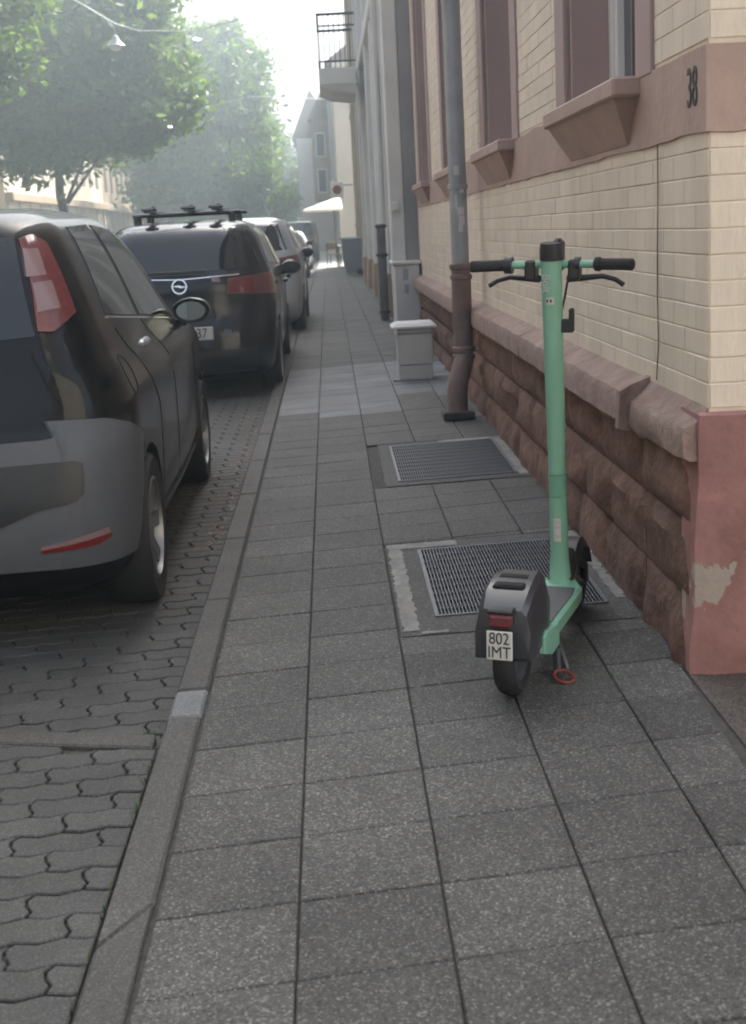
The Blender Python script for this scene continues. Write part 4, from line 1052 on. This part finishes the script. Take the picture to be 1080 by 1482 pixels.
# emblem: ring with a bolt
hpt = c2.hit(0, 0, .965, .012)
em = MB(); em.lathe([(.052,-.006),(.064,-.006),(.066,0),(.064,.006),(.052,.006),(.05,0)], axis='y', n=28, close=True)
em.add([(-.075,.0,.004),(-.005,-.006,.012),(.012,-.006,.004),(.075,0,-.004),(.005,-.006,-.012),(-.012,-.006,-.004)], [(0,1,2,3,4,5)])
e_ = em.build('emblem', M['chrome'], c2.root, smooth=40, loc=hpt); e_.rotation_euler = (R(-8),0,0)
hp = c2.hit(0, 0, .575, .010)
pl = MB(); pl.cbox(-.26,.26,-.006,.006,-.055,.055,.004); po = pl.build('number_plate', M['plate'], c2.root, loc=(0,hp.y-.01,.575))
text('plate_text', '3037', .115, M['ink'], po, (.118,-.0075,0), (R(90),0,0), .0008, sx=.82)
c2.box('wiper', M['blackplastic'], .0, .12, 1.085, .24, .012, .012, .006, both=False)
c2.patch('tow_cover', M['steel'], 0, [(.34,.54),(.42,.53)], [(.35,.60),(.41,.585)], .008, both=False, nx=3, nz=3)
rk = MB()
rack = bpy.data.objects.new('roof_carrier', None); col.objects.link(rack); rack.location = (-1.32,11.32,RY(-1.2)); tag(rack, 'black roof bars and bicycle holders on the second car', 'roof carrier')
for y in (.95,1.85):
    MB().tube([(-.40,y,1.565),(.56,y,1.565)], .017, 8).build('cross_bar', M['blackplastic'], rack, smooth=50)
    for sg in (-1,1):
        b = MB(); b.cbox(sg*.42+.03,sg*.42+.09,y-.05,y+.05,1.45,1.575,.01); b.build('foot', M['blackplastic'], rack)
for x in (-.22,.12,.36):
    b = MB(); b.cbox(x-.03,x+.03,.55,2.3,1.583,1.60,.006); b.build('wheel_rail', M['blackplastic'], rack)
    b = MB(); b.cbox(x-.035,x+.035,.92,1.02,1.601,1.625,.01); b.cbox(x-.015,x+.02,.96,.99,1.6255,1.645,.006); b.build('holder', M['blackplastic'], rack)
    b = MB(); b.cbox(x-.06,x+.06,.60,.72,1.601,1.63,.012); b.build('wheel_clamp', M['steel'], rack)

c3 = Car('parked_car', 'grey people carrier, third parked car in the row', (-1.19,17.05,RY(-1.1)), scaled(mpv,1.05,.985,1.0), 4.26, (.8,3.45), M['silver_paint'], .31, nl=3)
std_details(c3, (.84,1.04), (.52,.92))
c3.patch('bumper', M['blackplastic'], 0, [(-.6,.24),(0,.22),(.6,.24)], [(-.62,.46),(0,.44),(.62,.46)], .006, both=False, nx=12)
c4 = Car('parked_car', 'pale silver hatchback, fourth parked car beside the sunny patch', (-1.44,39.2,RY(-1.3)+dz(39.2)), scaled(hatch,1.0,.91,1.0), 4.06, (.65,3.16), M['pale_paint'], .30, nl=3)
std_details(c4, (.74,.95), (.50,.9))
c5 = Car('parked_car', 'dark grey small car, fifth in the row behind the pale silver one', (-1.44,47.6,RY(-1.3)+dz(47.6)), scaled(hatch,1.0,.91,1.0), 4.06, (.65,3.16), M['silver_paint'], .30, nl=3)
std_details(c5, (.74,.95), (.50,.9))
van = [(.2,.1,4.7,.80,.14,.4,.03),(.4,.02,4.8,.92,.14,.45,.03),(.7,.0,4.8,.95,.14,.45,.03),(1.0,.02,4.6,.95,.14,.42,.03),(1.15,.03,4.1,.94,.14,.40,.03),(1.3,.04,3.8,.92,.14,.36,.03),(1.7,.08,3.4,.86,.14,.32,.03),(1.85,.12,3.2,.80,.14,.3,.03),(1.92,.3,2.9,.68,.14,.3,.02)]
c6 = Car('parked_van', 'dark high-roofed van at the far end of the parked row', (-1.38,60,RY(-1.3)+dz(60)), scaled(van,1.0,.94,1.0), 4.8, (.9,3.7), M['navy_paint'], .33, nl=3); c6.root['category'] = 'van'
c6.patch('rear_window', M['glass'], 0, [(-.7,1.2),(.7,1.2)], [(-.64,1.7),(.64,1.7)], both=False, nx=8)
c6.patch('tail_lamp', M['redlens'], 10, [(.80,.8),(.90,.8)], [(.78,1.2),(.88,1.2)], .008, both=True, nx=3)
c6.patch('front_door_window', M['glass'], 90, [(2.3,1.2),(3.6,1.15)], [(2.3,1.68),(3.1,1.66)], both=True)

for c in (c4, c5, c6): c.root.rotation_euler.x = TILT

# ------------------------------------------------------------------ electric scooter
HD_ = R(22)
sc = thing('electric_scooter', (.460,3.67,gz(.46)), 'mint green electric rental scooter parked on the pavement by the gratings', 'scooter', rz=-HD_)
sc.rotation_euler = (0, R(1.2), -HD_)
# local frame: +y forward, x right, wheel centre of the rear wheel above origin
WR = .122
def scwheel(y, name):
    t = MB(); t.lathe([(.078,-.026),(.104,-.033),(.118,-.022),(WR,0),(.118,.022),(.104,.033),(.078,.026)], axis='x', n=36, close=True)
    o = t.build(name, M['rubber'], sc, smooth=50, loc=(0,y,WR))
    r = MB(); r.lathe([(.08,-.024),(.074,-.028),(.03,-.02),(.03,.02),(.074,.028),(.08,.024)], axis='x', n=30); r.lathe([(0,-.045),(.018,-.045),(.018,.045),(0,.045)], axis='x', n=14)
    r.build('rim', M['steel'], o, smooth=40); return o
scwheel(0, 'rear_wheel'); FW = scwheel(.81, 'front_wheel')
# deck: mint frame with raised edges
dk = MB()
prof = [(-.085,.155),(-.085,.118),(-.055,.085),(.055,.085),(.085,.118),(.085,.155),(.076,.162),(.072,.156),(-.072,.156),(-.076,.162)]
st = [(.11,.62,.02),(.17,.92,.0),(.24,1.0,0),(.50,1.0,0),(.585,.97,0),(.64,.60,.01)]
vs = []; fs = []; k = len(prof)
for y, sx_, dzz in st: vs += [(x*sx_, y, z+dzz) for x, z in prof]
for i in range(len(st)-1):
    for j in range(k): fs.append((i*k+j, i*k+(j+1)%k, (i+1)*k+(j+1)%k, (i+1)*k+j))
fs.append(tuple(range(k))[::-1]); fs.append(tuple((len(st)-1)*k+j for j in range(k)))
dk.add(vs, fs); dk.build('deck', M['mint'], sc, smooth=35)
MB().prism([(-.066,.20),(.066,.20),(.068,.5),(.06,.575),(-.06,.575),(-.068,.5)], .154, .160, b=.002).build('deck_mat', M['deckmat'], sc)
# rear stays that rise to the mudguard
for sg in (1,-1):
    b = MB(); P = [(.02,.12),(.02,.168),(.06,.178),(.12,.170),(.21,.156),(.21,.088),(.12,.085)]
    x0_, x1_ = sorted((sg*.074, sg*.090)); b.prism(P, x0_, x1_, axis='x', b=.003); b.build('rear_stay', M['mint'], sc)
# rear mudguard box
mg = MB(); 
sec = [(-.125,.15,.240,.060,.076),(-.115,.14,.285,.068,.080),(-.06,.14,.325,.074,.082),(.03,.145,.346,.072,.082),(.12,.15,.338,.064,.078),(.165,.165,.305,.056,.072)]
vs = []; fs = []
for y, z0, z1, wt, wb in sec:
    vs += [(-wb,y,z0),(-wb,y,z1-.07),(-wt,y,z1-.015),(-wt+.014,y,z1),(wt-.014,y,z1),(wt,y,z1-.015),(wb,y,z1-.07),(wb,y,z0)]
k = 8
for i in range(len(sec)-1):
    for j in range(k): fs.append((i*k+j, i*k+(j+1)%k, (i+1)*k+(j+1)%k, (i+1)*k+j))
fs.append(tuple(range(k))[::-1]); fs.append(tuple((len(sec)-1)*k+j for j in range(k)))
mg.add(vs, fs); mgo = mg.build('mudguard', M['fender'], sc, smooth=30)
for y0, y1, z in ((-.052,-.01,.343),(.012,.05,.350)):
    b = MB(); b.cbox(-.046,.046,y0,y1,z-.02,z-.004,.006); o_ = b.build('vent', M['well'], mgo); o_.rotation_euler = (0,0,0)
b = MB(); b.cbox(-.033,.033,-.148,-.112,.240,.280,.008); b.build('tail_lamp', M['redlens'], mgo)
b = MB(); b.cbox(-.038,.038,-.148,-.100,.281,.293,.005); b.build('lamp_hood', M['blackplastic'], mgo)
pb = MB(); pb.cbox(-.037,.037,-.151,-.146,.150,.234,.004); po = pb.build('number_plate', M['plate'], mgo)
text('plate_text', '802', .048, M['ink'], po, (0,-.1525,.212), (R(90),0,0), .0006, sx=.82)
text('plate_text', 'IMT', .048, M['ink'], po, (0,-.1525,.172), (R(90),0,0), .0006, sx=.86)
b = MB(); b.tube([(-.075,-.02,.13),(-.088,-.02,.125)], .02, 10); b.build('axle_cap', M['blackplastic'], sc)
# front fork, mudguard and stem
NB = Vector((0,.635,.15)); NT = Vector((0,.505,1.21))   # stem axis, leaning back
d_ = (NT-NB)
at = lambda t: NB+d_*t
b = MB(); b.tube([at(.0)+Vector((0,0,-.01)),at(.02),at(.10),at(.26),at(.29)], [.046,.030,.024,.0232,.0232], 14, flat=1.25); b.build('lower_stem', M['mint'], sc, smooth=40)
b = MB(); b.tube([at(.292),at(.36)], [.0245,.0245], 16, flat=1.2); b.build('stem_joint', M['mint_dk'], sc, smooth=40)
b = MB(); b.tube([at(.362),at(.5),at(.75),at(1.0)], [.0245,.0255,.027,.0285], 18, flat=1.15); b.build('stem', M['mint'], sc, smooth=40)
b = MB()
for sg in (1,-1): b.tube([(sg*.045,.81,WR),(sg*.048,.78,.18),(sg*.03,.74,.205)], [.014,.015,.014], 8)
b.tube([(0,.74,.215),(0,.69,.21),(0,.63,.16)], [.04,.042,.04], 10); b.build('fork', M['blackplastic'], sc, smooth=45)
fm = MB(); vs = []; fs = []
for i in range(11):
    a = R(10+150*i/10); y = .81-math.cos(a)*.138; z = WR+math.sin(a)*.138
    vs += [(-.045,y,z-.02),(-.03,y,z+.008),(.03,y,z+.008),(.045,y,z-.02)]
for i in range(10):
    for j in range(4): fs.append((i*4+j,i*4+(j+1)%4,i*4+4+(j+1)%4,i*4+4+j))
fs += [(3,2,1,0),(40,41,42,43)]
fm.add(vs, fs); fmo = fm.build('front_mudguard', M['blackplastic'], sc, smooth=50)
# head unit
top_ = at(1.0)
b = MB(); b.tube([top_, top_+Vector((0,-.003,.03)), top_+Vector((0,-.006,.052))], [.031,.031,.028], 16, flat=1.15); b.build('display_cap', M['blackplastic'], sc, smooth=40)
b = MB(); b.cbox(.0,.032,.0,.06,top_.z-.04,top_.z+.064,.012); b.v = [(v[0], v[1]+top_.y, v[2]) for v in b.v]; b.build('phone_holder', M['blackplastic'], sc)
BZ = top_.z-.012; BY = top_.y+.02
def barx(x): return Vector((x, BY-.04*(abs(x)/.27)**2, BZ-.004*(abs(x)/.27)))
b = MB(); b.tube([barx(x) for x in (-.245,-.2,-.1,0,.1,.2,.245)], .0125, 12); b.build('handlebar', M['mint'], sc, smooth=50)
for sg in (1,-1):
    b = MB(); b.tube([barx(sg*.130),barx(sg*.134),barx(sg*.148),barx(sg*.151),barx(sg*.166),barx(sg*.248),barx(sg*.251)], [.014,.021,.022,.018,.0175,.018,.015], 14); b.build('grip', M['rubber'], sc, smooth=40)
    b = MB(); b.cbox(min(sg*.05,sg*.085),max(sg*.05,sg*.085),-.02,.035,-.05,.012,.006); b.v = [(v[0], v[1]+BY, v[2]+BZ) for v in b.v]; b.build('lever_mount', M['blackplastic'], sc)
    p0 = Vector((sg*.045,BY+.01,BZ-.045)); b = MB(); b.tube([p0, p0+Vector((sg*.045,.03,.0)), p0+Vector((sg*.10,.035,.004)), p0+Vector((sg*.140,.03,-.006)), p0+Vector((sg*.166,.022,-.022))], [.012,.010,.008,.0075,.008], 8); b.build('brake_lever', M['blackplastic'], sc, smooth=50)
b = MB(); b.lathe([(.015,-.012),(.026,-.012),(.026,.012),(.015,.012)], axis='x', n=16, c=tuple(barx(-.135))); b.build('thumb_throttle', M['blackplastic'], sc, smooth=40)
b = MB(); b.lathe([(.014,-.008),(.022,-.008),(.022,.008),(.014,.008)], axis='x', n=14, c=tuple(barx(.078))); b.build('bell', M['blackplastic'], sc, smooth=40)
# brake cables down into the stem
for sg in (1,-1):
    b = MB(); b.tube([(sg*.05,BY+.035,BZ-.045),(sg*.03,BY+.075,BZ-.06),(sg*.022,BY+.07,BZ-.11),(sg*.016,BY+.03,BZ-.17)], .0035, 6); b.build('brake_cable', M['rubber'], sc, smooth=60)
# hook on the stem
hk = at(.81); b = MB(); b.cbox(.024,.066,hk.y-.012,hk.y+.012,hk.z-.02,hk.z+.022,.005); b.cbox(.050,.066,hk.y-.011,hk.y+.011,hk.z+.015,hk.z+.055,.005); b.build('hook', M['blackplastic'], sc)
# stickers on the stem
def onstem(t, w, h, name, m_, ang=0, wrap=.0345):
    c = at(t); ax = d_.normalized(); rr = .0245+.004*max(0,(t-.36)/.64)+.0009 if t > .36 else .0246
    vs = []
    for q in (-1,-.5,0,.5,1):
        an = ang+q*w/2/rr
        for e in (-1,1): vs.append(c+ax*(e*h/2)+Vector((math.sin(an)*rr, -math.cos(an)*rr*1.17, 0)))
    return MB().add(vs, [(i*2,i*2+2,i*2+3,i*2+1) for i in range(4)]).build(name, m_, sc)
onstem(.885,.026,.022,'sticker',M['sticker']); 
for q in (-.28,.12): onstem(.885,.006,.009,'sticker_print',M['ink'],ang=q,wrap=0).location = (0,-.0008,0)
onstem(.185,.026,.080,'sticker',M['sticker'])
for t_ in (.165,.195,.21): onstem(t_,.018,.010,'sticker_print',M['cab'],ang=.05).location = (0,-.0008,0)
c = at(.945); tilt_ = math.atan2(-d_.y, d_.z)
tx = text('lettering', 'Bolt', .034, M['sticker'], sc, c+Vector((-.011,-.0312,-.01)), (R(90)+tilt_,0,0), .0006); tx.rotation_euler = (Matrix.Rotation(tilt_,3,'X')@Matrix.Rotation(R(90),3,'X')@Matrix.Rotation(R(-90),3,'Z')).to_euler()
# kickstand, red lock cable
b = MB(); b.tube([(.055,.30,.09),(.10,.24,.03),(.115,.23,-.005)], [.009,.008,.008], 8); b.build('kickstand', M['steel'], sc)
b = MB(); b.tube([(.09,.17,.085),(.10,.14,.03)], .012, 8); b.build('lock_housing', M['blackplastic'], sc)
b = MB(); pts = []
for i in range(15): 
    a = 2*math.pi*i/14; pts.append((.125+.030*math.cos(a), .11+.024*math.sin(a)*.9, .012+.012*(1-math.cos(a+1))))
b.tube(pts, .005, 6, cap=False); b.build('lock_cable', M['cable_red'], sc, smooth=60)

# ------------------------------------------------------------------ cafe and bins far down the pavement
um = thing('parasol', (-.02,52,.0), 'cream parasol in the sun over the cafe chairs', 'parasol')
b = MB(); b.add([(-.85,-1.2,1.72),(.62,-1.2,1.72),(.62,1.2,1.72),(-.85,1.2,1.72),(.55,0,2.18),(-.85,-1.2,1.64),(.62,-1.2,1.64),(.62,1.2,1.64),(-.85,1.2,1.64)],
  [(0,1,4),(1,2,4),(2,3,4),(3,0,4),(0,5,6,1),(1,6,7,2),(2,7,8,3),(3,8,5,0)]); b.build('canopy', M['canvas'], um)
MB().tube([(.30,0,-.1),(.30,0,2.05)], .03, 8).build('pole', M['rustdark'], um)
def chair(x, y, rz, label):
    t = thing('cafe_chair', (x,y,gz(x,y)), label, 'chair', 'cafe chairs in the sun', rz)
    MB().cbox(-.2,.2,-.2,.2,.44,.47,.01).build('seat', M['sandfar'], t)
    MB().cbox(-.2,.2,.18,.21,.62,.85,.01).build('backrest', M['sandfar'], t)
    for a in (-.18,.18):
        for c_ in (-.18,.18): MB().tube([(a,c_,0),(a,c_,.44 if c_ < 0 else .84)], .014, 6).build('leg', M['rustdark'], t)
chair(.16,45.9,.3,'cafe chair in the sun nearest the kerb'); chair(.50,46.9,-1.2,'cafe chair in the sun nearest the cream house wall')
tb = thing('cafe_table', (.33,46.5,gz(.3,46.5)), 'small round cafe table between the two chairs', 'table')
MB().lathe([(0,.70),(.28,.70),(.29,.715),(.28,.73),(0,.73)], n=18).build('tabletop', M['white'], tb); MB().tube([(0,0,0),(0,0,.70)], .025, 8).build('table_leg', M['rustdark'], tb)
sg_ = thing('hanging_sign', (.37,47.3,2.36), 'white sign with a red disc on the cream house corner', 'sign')
MB().cbox(-.20,.26,-.04,.04,-.32,.22,.01).build('board', M['white'], sg_)
MB().lathe([(0,-.052),(.15,-.052),(.15,-.041),(0,-.041)], axis='y', n=20, c=(0.03,0,-.05)).build('disc', M['cable_red'], sg_)
MB().tube([(.26,0,.1),(.60,-.15,.1)], .02, 6).build('bracket', M['rustdark'], sg_)
def bin_(x, y, label):
    t = thing('wheeled_bin', (x,y,gz(x,y)), label, 'bin', 'bins against the cream house wall')
    b = MB(); b.add([(-.22,-.22,.08),(.2,-.22,.08),(.2,.22,.08),(-.22,.22,.08),(-.27,-.27,.93),(.24,-.27,.93),(.24,.27,.93),(-.27,.27,.93)],[(3,2,1,0),(4,5,6,7),(0,1,5,4),(1,2,6,5),(2,3,7,6),(3,0,4,7)]); b.build('tub', M['binplastic'], t)
    b = MB(); b.cbox(-.30,.26,-.28,.28,.935,1.0,.02); b.build('lid', M['binplastic'], t)
    for yy in (-.2,.2): MB().lathe([(0,-.03),(.09,-.03),(.09,.03),(0,.03)], axis='y', n=14, c=(.15,yy,.09)).build('wheel', M['rubber'], t)
    MB().tube([(.25,-.2,.98),(.3,-.2,1.02),(.3,.2,1.02),(.25,.2,.98)], .018, 6).build('handle', M['binplastic'], t)
bin_(.67,37.4,'blue grey wheeled bin, nearest of the three by the cream house'); bin_(.69,40.2,'blue grey wheeled bin, middle of the three by the cream house'); bin_(.67,43.4,'blue grey wheeled bin, farthest of the three by the cream house')

# ------------------------------------------------------------------ litter, weeds
def scatter(name, n, f, matl, size, seed, flat=True):
    g = np.random.default_rng(seed); b = MB()
    for _ in range(n):
        x, y, z = f(g); a = g.uniform(0, 6.28); s = size*g.uniform(.5,1.4)
        u = Vector((math.cos(a), math.sin(a), g.uniform(-.3,.3)))*s; w = Vector((-math.sin(a), math.cos(a), g.uniform(-.3,.3)))*s*.5
        if not flat: u = Vector((math.cos(a)*.5, math.sin(a)*.5, 1))*s; w = Vector((-math.sin(a), math.cos(a), 0))*s*.13
        p = Vector((x,y,z)); 
        b.add([p-u*(0 if not flat else 1)-w, p-u*(0 if not flat else 1)*.2+w, p+u, p+w*1.2], [(0,1,2,3)]) if flat else b.add([p-w, p+w, p+u], [(0,1,2)])
    return tag(b.build(name, matl, None, fix=False), kind='stuff')
scatter('fallen_leaves', 520, lambda g: (-.565-abs(g.normal(0,.07)), 5.9+abs(g.normal(0,3.2)), RY(-.58)+.014), M['litter'], .026, 3)
scatter('fallen_leaves', 40, lambda g: (g.uniform(-2.2,-.58), g.uniform(3.8,9), RY(-1.2)+.012), M['litter'], .018, 4)
scatter('litter', 46, lambda g: ((g.uniform(.33,.9), g.choice([5.40,7.08,7.95])+g.normal(0,.03), gz(.6)+.012) if g.uniform() < .6 else (g.uniform(.9,.99), 3.9+g.normal(0,.25), gz(.95)+.008)), M['sticker'], .010, 6)
scatter('litter', 26, lambda g: (-.60+g.normal(0,.03), 7.0+g.normal(0,.45), RY(-.58)+.016), M['sticker'], .02, 16)
scatter('litter', 60, lambda g: (g.uniform(-.44,.95), g.uniform(2,12), 0), M['litter'], .0075, 17) if False else None
scatter('weeds', 190, lambda g: ((-.585+g.normal(0,.015), 3.46+g.normal(0,.10), RY(-.58)+.03) if g.uniform() < .5 else (-.553, g.uniform(1.8,3.6), gz(-.55)-.012)), M['weed'], .022, 8, False)
scatter('weeds', 160, lambda g: (.70+g.uniform(-.09,.14), 3.72+g.normal(0,.012), gz(.7)-.004), M['weed'], .012, 9, False)

# ------------------------------------------------------------------ haze volume, also imitating veiling glare of the lens
hz = MB().box(-152,152,-32,262,-3.65,15.5); ho = hz.mesh('haze', bpy.data.materials.new('haze_air'))
o = link('haze', ho); o['kind'] = 'stuff'; o['label'] = 'bright backlit haze along the street, also imitating lens glare'
hm = ho.materials[0]; hm.use_nodes = True; n = hm.node_tree.nodes; n.remove(n['Principled BSDF'])
pv = n.new('ShaderNodeVolumePrincipled'); pv.inputs['Color'].default_value = (.78,.93,1,1); pv.inputs['Density'].default_value = .0092; pv.inputs['Anisotropy'].default_value = .72
hm.node_tree.links.new(pv.outputs[0], n['Material Output'].inputs['Volume'])
